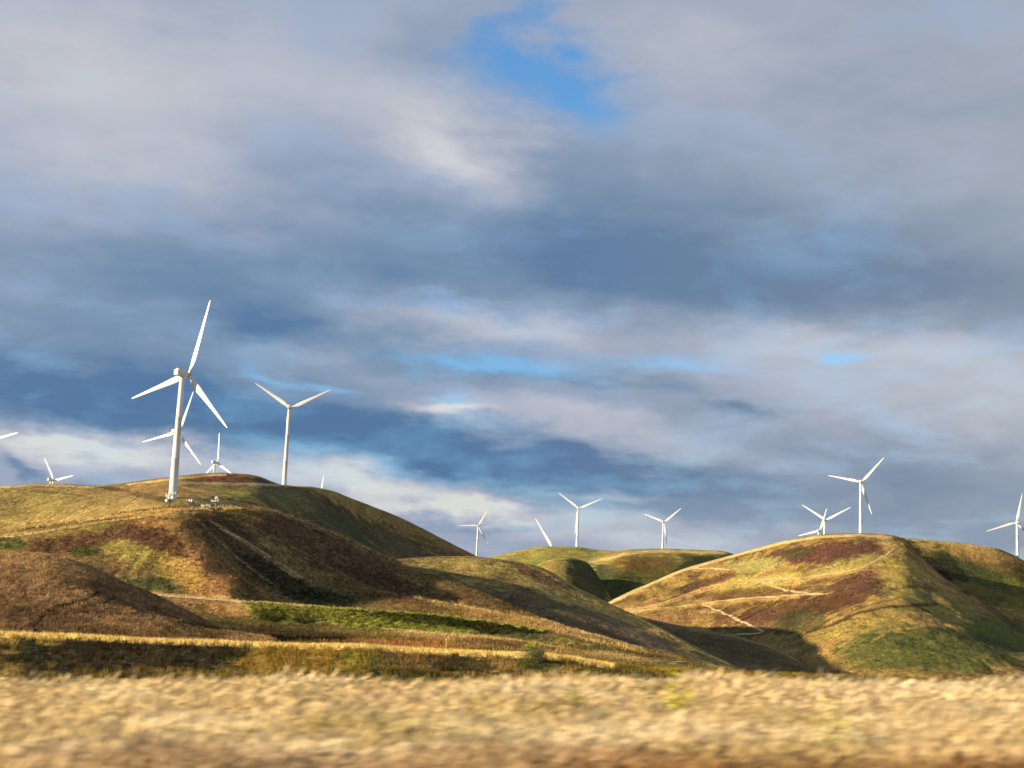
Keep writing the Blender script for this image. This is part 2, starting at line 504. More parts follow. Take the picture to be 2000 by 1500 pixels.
# ---- far hills in the middle: pale golden pasture and a green-brown slope
hill('far', [
    [(700, 1190, 2300), (1000, 1180, 2300), (1200, 1205, 2250), (1500, 1210, 2300)],
    [(700, 1150, 2450), (960, 1098, 2450), (1050, 1104, 2450), (1150, 1108, 2470), (1230, 1092, 2480), (1400, 1100, 2500), (1500, 1130, 2500)],
    [(700, 1150, 2650), (900, 1107, 2650), (959, 1090, 2650), (1000, 1080, 2650), (1064, 1068, 2650), (1126, 1069, 2680), (1170, 1075, 2700), (1200, 1077, 2700), (1230, 1074, 2680), (1308, 1072, 2650), (1406, 1076, 2650), (1437, 1084, 2650), (1500, 1105, 2650), (1600, 1150, 2650)],
], m_far, (.36, .31, .10), dict(
    mottle=[((.27, .27, .085), 90, -.1, .5, .5, 3)],
    patch=[(1300, 1120, 140, 42, -4, OLIVE, .95), (1200, 1150, 70, 40, 20, GREEN, .9), (1390, 1092, 70, 16, 0, GREEN, .7), (1350, 1110, 60, 16, -30, DGREEN, .7), (1250, 1100, 60, 14, 0, (.22, .12, .05), .55),
           (1290, 1083, 120, 4, 0, RUST, .4), (1070, 1100, 60, 10, -5, (.30, .32, .09), .6)],
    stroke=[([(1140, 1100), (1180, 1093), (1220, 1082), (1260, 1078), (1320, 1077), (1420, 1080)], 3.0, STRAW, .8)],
    ns=1 / 60), ncol=420, rows=[40, 40], du=(700, 1640), relief=(2.0, 90), back=[(300, 60), (700, 140)])

hill('knob', [
    [(1010, 1190, 2080), (1100, 1210, 2060), (1200, 1240, 2030), (1240, 1260, 2080)],
    [(1010, 1135, 2190), (1048, 1120, 2165), (1100, 1125, 2140), (1150, 1140, 2180), (1185, 1170, 2240), (1240, 1230, 2300)],
    [(1010, 1125, 2260), (1048, 1104, 2260), (1084, 1092, 2260), (1110, 1090, 2265), (1130, 1093, 2280), (1146, 1098, 2300), (1162, 1116, 2310), (1179, 1142, 2320), (1196, 1171, 2330), (1240, 1235, 2340)],
], m_far, (.27, .22, .075), dict(
    patch=[(1150, 1130, 50, 40, 60, (.07, .085, .045), .85), (1060, 1118, 22, 12, -20, GOLD, .5)],  # dark ellipse paints the knob's shaded right face
    stroke=[([(1046, 1103), (1066, 1097), (1086, 1091), (1110, 1089)], 3.0, GOLD, .8)], ns=1 / 30),
    ncol=260, rows=[30, 40], du=(1000, 1250), relief=(1.2, 40), sm=3, back=[(110, 26), (260, 90)])

# ---- big right hill: back part and the spur in front
hill('right_back', [
    [(1690, 1330, 1700), (1850, 1300, 1700), (2100, 1330, 1700), (2300, 1350, 1700)],
    [(1690, 1180, 1900), (1800, 1150, 1930), (1900, 1185, 1920), (2000, 1225, 1880), (2150, 1260, 1850), (2300, 1290, 1850)],
    [(1690, 1100, 2060), (1800, 1095, 2080), (1900, 1110, 2080), (2000, 1140, 2060), (2150, 1190, 2050), (2300, 1240, 2050)],
    [(1690, 1062, 2120), (1740, 1050, 2150), (1768, 1051, 2170), (1832, 1056, 2180), (1941, 1070, 2180), (1973, 1081, 2180), (2000, 1095, 2180), (2100, 1140, 2180), (2300, 1210, 2180)],
], m_mid, OLIVE, dict(
    mottle=[(GOLD, 60, .0, .6, .45, 8), (GREEN, 45, .1, .5, .6, 12)],
    patch=[(1900, 1078, 130, 16, 6, GOLD, .75), (1900, 1118, 80, 22, 25, (.10, .125, .042), .7), (1975, 1135, 18, 8, 10, LIME, .6), (1940, 1098, 60, 14, 12, RUST, .4), (1850, 1105, 50, 22, 45, DGREEN, .75), (1830, 1130, 130, 26, 42, (.035, .028, .018), .9), (1930, 1195, 90, 12, 32, MAROON, .7)],  # near-black ellipse along the gully paints its shade
    stroke=[([(1770, 1053), (1800, 1054), (1860, 1060), (1941, 1071)], 3.0, STRAW, .8)], ns=1 / 40),
    ncol=330, rows=[20, 45, 25], du=(1690, 2320), relief=(2.2, 60), back=[(260, 60), (600, 150)])

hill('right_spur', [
    [(1120, 1275, 1720), (1250, 1262, 1700), (1430, 1290, 1498.7), (1600, 1330, 1184.3), (1800, 1345, 1080), (2000, 1350, 1050), (2300, 1380, 1050)],
    [(1120, 1255, 1820), (1220, 1213, 1860), (1330, 1195, 1834.7), (1450, 1222, 1626.7), (1560, 1250, 1410.9), (1700, 1255, 1250), (1850, 1275, 1200), (2000, 1300, 1180), (2300, 1360, 1150)],
    [(1120, 1240, 1920), (1220, 1185, 1960), (1330, 1150, 1994.7), (1450, 1135, 1896.7), (1560, 1135, 1730.9), (1660, 1140, 1602.4), (1750, 1150, 1530), (1850, 1190, 1480), (2000, 1265, 1420), (2300, 1330, 1350)],
    [(1120, 1230, 2020), (1188, 1177, 2060), (1252, 1147, 2100), (1336, 1111, 2132.4), (1420, 1087, 2109.1), (1480, 1070, 2061.8), (1528, 1058, 2015.6), (1592, 1047, 1960.8), (1678, 1043, 1925), (1730, 1046, 1925), (1765, 1054, 1920), (1790, 1078, 1890), (1815, 1106, 1850), (1850, 1133, 1810), (1900, 1163, 1770), (1950, 1198, 1730), (2000, 1235, 1690), (2100, 1290, 1600), (2300, 1350, 1500)],
], m_mid, (.29, .205, .075), dict(
    mottle=[(GOLD, 55, .0, .5, .6, 5), (BROWN, 30, .05, .35, .65, 21), (GREEN, 60, .15, .5, .55, 25), (RUST, 18, .15, .4, .4, 26), (DARK, 14, .2, .5, .5, 28)],
    patch=[(1600, 1080, 120, 20, -6, MAROON, .95), (1500, 1100, 60, 14, -18, BROWN, .7), (1560, 1080, 30, 12, -10, (.09, .085, .035), .7), (1400, 1130, 70, 10, -18, MAROON, .7), (1330, 1165, 60, 9, -25, BROWN, .7), (1240, 1190, 50, 9, -22, RUST, .55),
           (1470, 1105, 70, 15, -6, PALEG, .7), (1500, 1135, 110, 16, -6, (.38, .32, .10), .8), (1640, 1110, 90, 14, -15, (.36, .30, .10), .7), (1600, 1130, 60, 10, 0, BROWN, .5),
           (1480, 1158, 120, 11, -5, BROWN, .65), (1650, 1160, 100, 26, -22, MAROON, .85), (1540, 1190, 130, 22, -8, BROWN, .85), (1480, 1210, 80, 14, 0, MAROON, .6), (1300, 1205, 90, 6, 3, RUST, .5), (1560, 1215, 60, 20, -10, (.07, .07, .03), .75), (1450, 1235, 40, 9, 8, (.07, .10, .03), .7),
           (1760, 1130, 50, 44, 60, (.36, .29, .09), .8), (1700, 1215, 110, 22, -18, (.33, .26, .08), .8), (1860, 1195, 100, 26, 28, (.30, .25, .08), .6), (1800, 1270, 190, 42, 4, (.10, .13, .035), .75), (1950, 1250, 90, 40, 20, (.08, .12, .03), .65), (1740, 1290, 120, 20, 0, (.12, .13, .04), .6),
           (1840, 1222, 40, 4, 3, GOLD, .8), (1745, 1070, 40, 14, 40, GOLD, .6), (1850, 1118, 90, 12, 40, DARK, .8), (1950, 1190, 80, 12, 36, MAROON, .7)],  # DARK ellipse paints the gully's shade on the spur side
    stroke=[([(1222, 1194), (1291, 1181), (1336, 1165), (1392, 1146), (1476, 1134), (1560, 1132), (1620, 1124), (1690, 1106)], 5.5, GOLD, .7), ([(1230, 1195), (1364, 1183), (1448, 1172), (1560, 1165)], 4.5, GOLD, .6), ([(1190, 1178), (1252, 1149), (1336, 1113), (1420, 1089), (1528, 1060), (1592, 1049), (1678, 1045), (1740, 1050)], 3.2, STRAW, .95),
            ([(1575, 1235), (1620, 1222), (1680, 1195), (1740, 1185), (1830, 1180)], 3.5, (.075, .045, .025), .75), ([(1740, 1150), (1790, 1146), (1830, 1152)], 4, MAROON, .6),
            ([(1700, 1255), (1740, 1230), (1800, 1225)], 2.5, GOLD, .5)], ns=1 / 45),
    ncol=760, rows=[40, 50, 60, 60], du=(1110, 2320), relief=(3.6, 55), rills=(2.6, 26), back=[(200, 60), (420, 200)])

# ---- dark low spur in the valley
hill('low_spur', [
    [(1150, 1300, 900), (1300, 1310, 860), (1500, 1330, 800), (1640, 1345, 780)],
    [(1150, 1255, 1010), (1300, 1262, 980), (1400, 1280, 960), (1500, 1305, 930), (1640, 1340, 900)],
    [(1150, 1190, 1120), (1240, 1203, 1120), (1308, 1217, 1110), (1364, 1228, 1100), (1462, 1249, 1090), (1504, 1262, 1080), (1560, 1290, 1060), (1640, 1340, 1040)],
], m_mid, (.16, .125, .055), dict(
    mottle=[((.11, .08, .04), 40, -.1, .5, .6, 41)],
    stroke=[([(1240, 1204), (1308, 1218), (1364, 1229), (1462, 1250), (1504, 1263), (1560, 1291)], 2.2, TAN, .7), ([(1270, 1222), (1340, 1228), (1400, 1240)], 1.8, TAN, .4)], ns=1 / 40),
    ncol=320, rows=[20, 50], du=(1150, 1640), relief=(.8, 30), back=[(70, 14), (200, 80)])

# ---- hill in the middle ground whose top stays in the sun
hill('middle', [
    [(700, 1270, 700), (1000, 1290, 690), (1300, 1315, 640), (1500, 1330, 600)],
    [(700, 1180, 830), (820, 1155, 840), (950, 1165, 830), (1060, 1190, 810), (1180, 1235, 770), (1300, 1275, 720), (1400, 1305, 690), (1500, 1330, 660)],
    [(700, 1120, 900), (820, 1112, 920), (920, 1115, 930), (1018, 1130, 920), (1126, 1175, 880), (1238, 1228, 830), (1336, 1270, 780), (1426, 1305, 740), (1500, 1330, 700)],
    [(700, 1099, 960), (772, 1092, 980), (822, 1089, 1000), (920, 1087, 1010), (976, 1093, 1010), (1018, 1099, 1005), (1060, 1110, 995), (1126, 1147, 960), (1168, 1167, 940), (1196, 1181, 925), (1238, 1200, 900), (1280, 1220, 875), (1336, 1251, 845), (1426, 1296, 800), (1500, 1335, 760)],
], m_mid, (.37, .28, .10), dict(
    mottle=[((.24, .19, .065), 18, -.1, .35, .7, 44), (BROWN, 40, .1, .5, .45, 46)],
    patch=[(1050, 1125, 70, 9, 24, (.14, .075, .05), .75), (900, 1165, 170, 34, 16, (.12, .09, .045), .75), (1130, 1225, 170, 34, 25, (.14, .10, .06), .85), (1260, 1250, 140, 18, 27, (.19, .135, .085), .75)],  # lower brown ellipses paint cast shade into the slope colour
    stroke=[([(780, 1093), (822, 1090), (920, 1088), (980, 1094)], 3.0, RUST, .5), ([(1240, 1203), (1300, 1236), (1360, 1270), (1424, 1297)], 2.0, STRAW, .6), ([(1200, 1200), (1280, 1238), (1350, 1275)], 1.8, TAN, .5)], ns=1 / 30),
    ncol=460, rows=[25, 45, 50], du=(700, 1520), relief=(1.3, 35), rills=(.5, 14), back=[(100, 22), (260, 90)])

# ---- the broad hill at the back left
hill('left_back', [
    [(-500, 1100, 900), (0, 1100, 890), (300, 1090, 850), (500, 1110, 900), (700, 1160, 1044), (850, 1150, 1227), (960, 1140, 1401.2), (1050, 1150, 1521)],
    [(-500, 1020, 1060), (0, 1010, 1060), (200, 1000, 980), (330, 984, 905), (400, 985, 925), (480, 990, 970), (560, 1020, 1073.2), (700, 1068, 1214), (800, 1090, 1326), (880, 1098, 1403.6), (960, 1110, 1501.2), (1050, 1140, 1571)],
    [(-500, 985, 1120), (0, 970, 1120), (200, 965, 1090), (335, 962, 985), (400, 956, 1050), (500, 958, 1110), (600, 985, 1202), (700, 1020, 1314), (800, 1058, 1416), (900, 1090, 1508), (960, 1108, 1561.2), (1050, 1140, 1621)],
    [(-500, 975, 1180), (0, 951, 1180), (60, 947, 1185), (120, 947, 1190), (185, 951, 1200), (250, 946, 1215), (330, 937, 1225), (400, 929, 1235), (440, 927, 1240), (480, 929, 1245), (505, 933, 1251.1), (530, 943, 1261.6), (550, 949, 1269), (600, 951, 1297), (640, 957, 1320.8), (690, 975, 1361.8), (730, 990, 1400.6), (780, 1010, 1451.6), (830, 1035, 1502.6), (880, 1061, 1548.6), (930, 1086, 1594.6), (970, 1108, 1623.4), (1050, 1150, 1681)],
], m_mid, (.27, .20, .085), dict(
    mottle=[((.40, .31, .11), 60, -.1, .5, .6, 61), (RUST, 40, .2, .6, .25, 62)],
    patch=[(60, 985, 130, 30, 0, (.25, .21, .07), .5), (470, 938, 80, 8, 5, MAROON, .95), (420, 935, 60, 7, -5, (.22, .10, .05), .7), (220, 955, 40, 5, 5, (.09, .055, .03), .8), (300, 958, 90, 7, 3, RUST, .45), (290, 970, 50, 6, 12, DARK, .5), (470, 965, 60, 12, 10, (.30, .27, .07), .6),
           (620, 1010, 160, 38, 28, (.13, .105, .058), .9), (760, 1060, 150, 28, 26, (.12, .095, .055), .85), (690, 1040, 90, 18, 28, (.10, .11, .045), .6), (560, 975, 50, 20, 20, (.20, .18, .075), .7), (870, 1080, 80, 12, 24, BROWN, .5)],  # large dark ellipses paint shade into the right-facing slope
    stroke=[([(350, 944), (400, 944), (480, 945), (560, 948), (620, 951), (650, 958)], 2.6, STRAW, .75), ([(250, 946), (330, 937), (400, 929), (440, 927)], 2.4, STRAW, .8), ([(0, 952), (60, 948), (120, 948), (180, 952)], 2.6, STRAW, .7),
            ([(340, 948), (380, 956), (440, 968), (500, 980)], 2.2, GOLD, .6), ([(60, 960), (120, 962), (180, 972)], 1.8, DARK, .4), ([(400, 968), (440, 975), (500, 984)], 2.0, DARK, .5),
            ([(650, 962), (700, 985), (730, 1010), (765, 1035), (810, 1055), (860, 1068), (920, 1085)], 2.0, TAN, .6)], ns=1 / 40),
    ncol=700, rows=[35, 35, 45, 40], du=(-500, 1060), relief=(2.2, 60), rills=(.5, 22), back=[(130, 10), (420, 75), (700, 110)])

# ---- main front left hill with the mast on its shoulder
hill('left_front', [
    [(-500, 1270, 560), (0, 1200, 570), (300, 1190, 575), (500, 1212, 563.2), (700, 1222, 584.5), (864, 1232, 569.6), (1060, 1262, 506.6), (1250, 1296, 434.2), (1400, 1330, 387.2)],
    [(-500, 1190, 600), (0, 1130, 612), (200, 1120, 614), (300, 1128, 610), (390, 1150, 592), (455, 1170, 572), (490, 1176, 591.7), (560, 1177, 633), (700, 1190, 628.4), (864, 1200, 603), (1060, 1235, 528.3), (1250, 1285, 455.3), (1400, 1325, 407.8)],
    [(-500, 1150, 650), (0, 1100, 650), (200, 1070, 664), (300, 1052, 655), (360, 1060, 640), (398, 1080, 630), (440, 1094, 668), (560, 1128, 705.6), (700, 1152, 694.4), (864, 1185, 647.7), (976, 1206, 598.7), (1060, 1222, 560.9), (1252, 1278, 486.8), (1400, 1322, 428.4)],
    [(-500, 1110, 700), (0, 1060, 700), (200, 1022, 715), (300, 1006, 726), (345, 1004, 722), (400, 1008, 748), (450, 1018, 758), (560, 1060, 759.6), (700, 1122, 760.7), (864, 1175, 715.1), (976, 1199, 665), (1060, 1216, 626.3), (1252, 1272, 518.4), (1400, 1320, 459.3)],
    [(-500, 1100, 760), (0, 1045, 760), (60, 1032, 765), (150, 1020, 770), (200, 1011, 775), (260, 1001, 780), (330, 994, 785), (400, 991.5, 790), (440, 990, 795), (500, 991, 805.5), (540, 1000, 816.5), (600, 1019, 830.9), (668, 1046, 840.8), (769, 1093, 842.2), (816, 1117, 829), (892, 1141, 799.2), (976, 1174, 754), (1060, 1211, 692), (1150, 1240, 631), (1252, 1268, 560.7), (1347, 1292, 503.2), (1400, 1315, 479.9)],
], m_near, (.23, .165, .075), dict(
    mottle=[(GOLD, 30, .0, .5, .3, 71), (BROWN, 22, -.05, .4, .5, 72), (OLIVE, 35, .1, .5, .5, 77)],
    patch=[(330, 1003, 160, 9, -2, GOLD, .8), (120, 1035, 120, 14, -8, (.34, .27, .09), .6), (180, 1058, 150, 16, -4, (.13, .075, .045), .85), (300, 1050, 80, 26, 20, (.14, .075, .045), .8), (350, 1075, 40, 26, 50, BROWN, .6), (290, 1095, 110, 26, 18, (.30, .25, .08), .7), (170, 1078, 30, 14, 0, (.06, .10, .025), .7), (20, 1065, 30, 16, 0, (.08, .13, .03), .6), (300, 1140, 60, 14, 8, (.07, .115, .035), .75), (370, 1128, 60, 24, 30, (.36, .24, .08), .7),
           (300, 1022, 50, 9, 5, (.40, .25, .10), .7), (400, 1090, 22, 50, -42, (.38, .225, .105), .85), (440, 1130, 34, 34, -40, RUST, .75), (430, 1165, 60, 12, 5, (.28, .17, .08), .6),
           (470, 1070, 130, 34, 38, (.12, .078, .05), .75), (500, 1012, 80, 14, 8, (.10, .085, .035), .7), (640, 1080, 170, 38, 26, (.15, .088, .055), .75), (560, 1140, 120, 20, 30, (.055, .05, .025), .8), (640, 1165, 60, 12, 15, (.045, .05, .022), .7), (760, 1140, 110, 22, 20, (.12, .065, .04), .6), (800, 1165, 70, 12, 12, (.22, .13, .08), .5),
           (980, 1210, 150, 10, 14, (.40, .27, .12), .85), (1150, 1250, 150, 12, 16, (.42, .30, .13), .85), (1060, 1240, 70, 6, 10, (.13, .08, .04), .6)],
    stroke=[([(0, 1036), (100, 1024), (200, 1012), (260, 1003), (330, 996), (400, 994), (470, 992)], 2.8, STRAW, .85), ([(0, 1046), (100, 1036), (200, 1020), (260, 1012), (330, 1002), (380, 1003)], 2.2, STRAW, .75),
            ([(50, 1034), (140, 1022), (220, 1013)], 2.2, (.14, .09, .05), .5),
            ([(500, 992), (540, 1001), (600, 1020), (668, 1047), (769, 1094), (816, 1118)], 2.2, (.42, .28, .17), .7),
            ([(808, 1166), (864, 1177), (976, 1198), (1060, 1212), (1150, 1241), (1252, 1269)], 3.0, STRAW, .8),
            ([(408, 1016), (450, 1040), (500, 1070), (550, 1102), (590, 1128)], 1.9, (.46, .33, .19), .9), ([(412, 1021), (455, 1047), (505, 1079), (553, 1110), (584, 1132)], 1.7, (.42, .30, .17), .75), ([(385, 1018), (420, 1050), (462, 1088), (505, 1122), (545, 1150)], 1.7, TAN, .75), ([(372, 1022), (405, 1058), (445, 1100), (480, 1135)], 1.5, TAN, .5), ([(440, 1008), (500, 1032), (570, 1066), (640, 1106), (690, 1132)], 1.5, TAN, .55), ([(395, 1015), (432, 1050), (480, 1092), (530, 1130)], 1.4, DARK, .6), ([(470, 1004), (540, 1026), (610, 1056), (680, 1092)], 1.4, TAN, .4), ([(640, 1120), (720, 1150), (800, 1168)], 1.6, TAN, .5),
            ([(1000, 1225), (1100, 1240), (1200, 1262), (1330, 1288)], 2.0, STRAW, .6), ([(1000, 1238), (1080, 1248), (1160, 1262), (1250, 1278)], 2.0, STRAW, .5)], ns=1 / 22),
    ncol=1000, rows=[24, 45, 60, 60, 30], du=(-500, 1410), relief=(1.5, 26), rills=(1.4, 13), sm=3, back=[(30, .5), (90, 4), (250, 60)])

# ---- terrace with the green bank, and the flat below it
hill('terrace', [
    [(-500, 1285, 180), (0, 1290, 180), (700, 1290, 180), (1060, 1310, 180), (1500, 1340, 180), (1700, 1350, 180)],
    [(-500, 1215, 420), (0, 1232, 430), (300, 1225, 430), (560, 1243, 400), (640, 1246, 385), (710, 1247, 370), (760, 1243, 370), (820, 1240, 385), (900, 1243, 380), (1060, 1266, 330), (1200, 1292, 290), (1400, 1315, 270), (1700, 1345, 270)],
    [(-500, 1185, 545), (0, 1200, 545), (300, 1190, 545), (420, 1203, 535), (500, 1215, 525), (620, 1226, 515), (760, 1230, 505), (864, 1234, 495), (976, 1244, 470), (1060, 1258, 430), (1200, 1287, 380), (1400, 1312, 340), (1700, 1342, 320)],
    [(-500, 1130, 565), (0, 1150, 565), (294, 1159, 562), (378, 1165, 558), (500, 1176, 548), (612, 1184, 538), (752, 1194, 526), (864, 1203, 516), (976, 1217, 490), (1060, 1232, 455), (1200, 1268, 400), (1347, 1296, 360), (1500, 1330, 340), (1700, 1340, 340)],
], m_near, (.20, .16, .055), dict(
    mottle=[(DGREEN, 12, .0, .4, .5, 81), (BROWN, 20, .1, .5, .5, 82)],
    patch=[(700, 1208, 300, 19, 6, (.31, .32, .09), 1.0), (860, 1215, 190, 13, 8, (.07, .11, .03), .75), (960, 1228, 120, 13, 9, (.05, .065, .025), .7), (560, 1205, 80, 12, 5, (.07, .11, .03), .5), (640, 1233, 120, 6, 3, (.27, .21, .09), .6), (890, 1247, 140, 8, 4, (.44, .32, .16), .9),
           (340, 1180, 60, 18, 10, (.24, .15, .08), .7), (440, 1190, 50, 15, 10, RUST, .7), (400, 1175, 70, 8, 5, (.30, .18, .09), .6), (430, 1230, 160, 16, 6, (.09, .065, .035), .7), (600, 1243, 130, 14, 6, (.07, .055, .03), .75), (820, 1260, 160, 10, 2, (.34, .19, .08), .85), (1100, 1275, 200, 12, 6, (.36, .26, .12), .8), (1000, 1262, 100, 7, 6, BROWN, .6)],  # dark ellipses on the flat paint the mound's shadow into the ground
    stroke=[([(294, 1160), (378, 1166), (500, 1177), (612, 1185)], 2.6, STRAW, .85), ([(612, 1185), (752, 1195), (864, 1204), (976, 1218), (1060, 1233)], 3.0, (.38, .36, .10), .85), ([(740, 1228), (850, 1240), (1000, 1252), (1100, 1268)], 2.5, STRAW, .7)], ns=1 / 14),
    ncol=900, rows=[60, 30, 46], du=(-500, 1700), relief=(.45, 14), rills=(.3, 7), sm=3, back=[(25, .3), (60, 12)])

# ---- brown mound in front on the left
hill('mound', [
    [(-500, 1290, 235), (0, 1262, 235), (300, 1265, 235), (450, 1270, 238), (560, 1280, 240), (700, 1290, 240)],
    [(-500, 1225, 268), (0, 1185, 268), (120, 1185, 270), (250, 1205, 272), (350, 1222, 272), (434, 1243, 268), (520, 1256, 262), (600, 1275, 260), (700, 1290, 260)],
    [(-500, 1160, 300), (0, 1117, 300), (80, 1120, 302), (154, 1135, 305), (238, 1170, 305), (300, 1192, 302), (392, 1226, 295), (470, 1245, 285), (560, 1266, 280), (700, 1290, 280)],
    [(-500, 1130, 330), (-100, 1084, 330), (0, 1079, 332), (42, 1081, 334), (80, 1084, 335), (112, 1089, 336), (154, 1102, 338), (196, 1118, 338), (238, 1138, 336), (294, 1160, 332), (350, 1189, 326), (392, 1209, 320), (434, 1230, 312), (480, 1240, 304), (518, 1245, 300), (546, 1256, 296), (600, 1275, 290), (700, 1290, 290)],
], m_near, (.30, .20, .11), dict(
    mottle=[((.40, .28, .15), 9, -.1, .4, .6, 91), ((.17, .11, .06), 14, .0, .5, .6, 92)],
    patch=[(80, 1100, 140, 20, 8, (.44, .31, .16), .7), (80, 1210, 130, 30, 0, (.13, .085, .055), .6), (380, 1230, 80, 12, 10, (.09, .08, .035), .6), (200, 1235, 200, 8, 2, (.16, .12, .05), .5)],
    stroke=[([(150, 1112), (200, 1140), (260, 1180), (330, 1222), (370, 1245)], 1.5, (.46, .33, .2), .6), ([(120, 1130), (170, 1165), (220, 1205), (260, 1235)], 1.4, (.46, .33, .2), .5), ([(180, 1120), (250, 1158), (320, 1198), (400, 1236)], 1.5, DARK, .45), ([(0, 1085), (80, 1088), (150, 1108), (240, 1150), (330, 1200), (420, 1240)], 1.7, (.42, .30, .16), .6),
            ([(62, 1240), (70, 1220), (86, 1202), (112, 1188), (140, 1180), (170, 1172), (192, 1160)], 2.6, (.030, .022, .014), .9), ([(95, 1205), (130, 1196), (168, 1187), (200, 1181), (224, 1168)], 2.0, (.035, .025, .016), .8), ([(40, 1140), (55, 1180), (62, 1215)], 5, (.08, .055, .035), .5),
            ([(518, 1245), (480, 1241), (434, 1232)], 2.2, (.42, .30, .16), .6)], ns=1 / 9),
    ncol=620, rows=[40, 50, 50], du=(-500, 700), relief=(.45, 9), rills=(.35, 4.5), sm=3, back=[(30, 4), (90, 22)])

# ---- the near bank that runs across the picture
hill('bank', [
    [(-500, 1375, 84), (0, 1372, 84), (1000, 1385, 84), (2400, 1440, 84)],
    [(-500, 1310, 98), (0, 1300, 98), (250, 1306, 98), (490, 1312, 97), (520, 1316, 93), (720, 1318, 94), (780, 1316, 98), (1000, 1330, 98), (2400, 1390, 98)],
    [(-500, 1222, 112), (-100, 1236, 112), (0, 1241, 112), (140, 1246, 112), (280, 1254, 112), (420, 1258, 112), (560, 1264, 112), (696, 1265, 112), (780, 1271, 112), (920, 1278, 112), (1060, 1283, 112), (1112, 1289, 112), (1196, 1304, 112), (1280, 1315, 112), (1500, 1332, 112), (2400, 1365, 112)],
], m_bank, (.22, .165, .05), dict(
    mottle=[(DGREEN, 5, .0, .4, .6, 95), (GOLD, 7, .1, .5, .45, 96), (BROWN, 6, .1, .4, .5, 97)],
    patch=[(240, 1283, 300, 34, 1, (.055, .044, .024), .95), (60, 1280, 60, 30, 70, (.04, .045, .02), .7), (460, 1280, 30, 30, 60, (.05, .05, .02), .6), (600, 1290, 130, 30, 0, (.30, .21, .055), .8), (700, 1295, 50, 30, 0, (.24, .22, .05), .5), (900, 1300, 80, 14, 5, (.07, .055, .03), .75), (1050, 1300, 40, 20, 0, (.06, .09, .025), .6), (800, 1290, 60, 20, 0, (.20, .13, .06), .6)],  # left dark ellipses paint shade into the bank's grass colour
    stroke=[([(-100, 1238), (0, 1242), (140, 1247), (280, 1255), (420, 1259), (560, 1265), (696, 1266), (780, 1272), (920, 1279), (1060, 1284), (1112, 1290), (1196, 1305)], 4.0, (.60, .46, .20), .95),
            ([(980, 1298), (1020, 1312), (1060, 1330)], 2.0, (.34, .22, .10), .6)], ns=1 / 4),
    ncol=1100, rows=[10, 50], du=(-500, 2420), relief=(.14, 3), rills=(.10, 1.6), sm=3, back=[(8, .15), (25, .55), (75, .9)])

# ---- base ground sheet out to the horizon, with the road verge
xs = np.concatenate([-np.geomspace(12000, 40, 26), np.linspace(-38, 38, 115), np.geomspace(40, 12000, 26)])
ys = np.concatenate([[-4000, -1000, -200, -50, -10, 0, 4], np.linspace(7, 60, 120), np.geomspace(64, 16000, 44)])
gv = [(x, y, base_ground(x, y) + (0.10 * float(fbm(np.array([x / 3.0]), np.array([y / 3.0]), 3, 4)[0]) if 9 < y < 45 else 0)) for y in ys for x in xs]
nx = len(xs)
gf = [(j * nx + i, j * nx + i + 1, (j + 1) * nx + i + 1, (j + 1) * nx + i) for j in range(len(ys) - 1) for i in range(nx - 1)]
m_soil = principled('verge_soil', (.27, .19, .085), 1.0, vary=0.5, scale=1.3, bump=0.05)
ground = mesh_obj('ground', gv, gf, m_soil, smooth_=True)
ground['kind'] = 'structure'

# ---- plateau behind the hills on which the farther turbines stand (hidden from the road)
def vt(u, t): return 1195 + 0.04 * u - 2784 * t
TC = [(-500, .055), (0, .057), (105, .057), (430, .070), (628, .058), (933, .045), (1060, .044), (1297, .052), (1612, .048), (2000, .044), (2500, .03)]
hill('plateau', [
    [(u, vt(u, .01), 2230) for u, t in TC], [(u, vt(u, t - .004), 2760) for u, t in TC], [(u, vt(u, t), 3500) for u, t in TC],
], m_far, (.30, .25, .09), ncol=160, rows=[8, 8], du=(-500, 2500), relief=(2.5, 120), sm=3, back=[(600, 60), (1500, 180)])
PLATEAU_MIN_Y = 2230

# ------------------------------------------------------------------ road below the hills
def strip(name, upper, lower, hills_, mat, lift=0.12, n=160, across=5, kind='structure', colr=None):
    """a sheet laid on the terrain between two edge lines"""
    up = np.array(upper, float); lo = np.array(lower, float)
    us = np.linspace(up[0, 0], up[-1, 0], n)
    vu = pchip(up[:, 0], up[:, 1], us); vl = pchip(lo[:, 0], lo[:, 1], us)
    V_ = []
    for k, u in enumerate(us):
        for j in range(across):
            p = hit(hills_, u, vl[k] + (vu[k] - vl[k]) * j / (across - 1))
            V_.append((p[0], p[1], p[2] + lift))
    f = [(k * across + j, (k + 1) * across + j, (k + 1) * across + j + 1, k * across + j + 1) for k in range(n - 1) for j in range(across - 1)]
    o = mesh_obj(name, V_, f, mat, smooth_=True)
    o['kind'] = kind
    return o

m_asph = principled('asphalt', (.045, .045, .048), 0.9, vary=0.3, scale=0.6)
m_line = principled('road_paint', (.75, .74, .70), 0.7, vary=0.2, scale=2.0)
RU = [(735, 1263.5), (860, 1268), (1000, 1275.5), (1170, 1285), (1347, 1292), (1420, 1296), (1560, 1301), (1690, 1308)]
RL = [(735, 1266.5), (860, 1273), (1000, 1282), (1170, 1295), (1347, 1303), (1420, 1307), (1560, 1311), (1690, 1318)]
strip('road', RU, RL, 'terrace', m_asph)
strip('road_marking', [(u, v * .8 + w * .2) for (u, v), (_, w) in zip(RU, RL)], [(u, v * .76 + w * .24 + .02) for (u, v), (_, w) in zip(RU, RL)], 'terrace', m_line, lift=0.16, across=2)

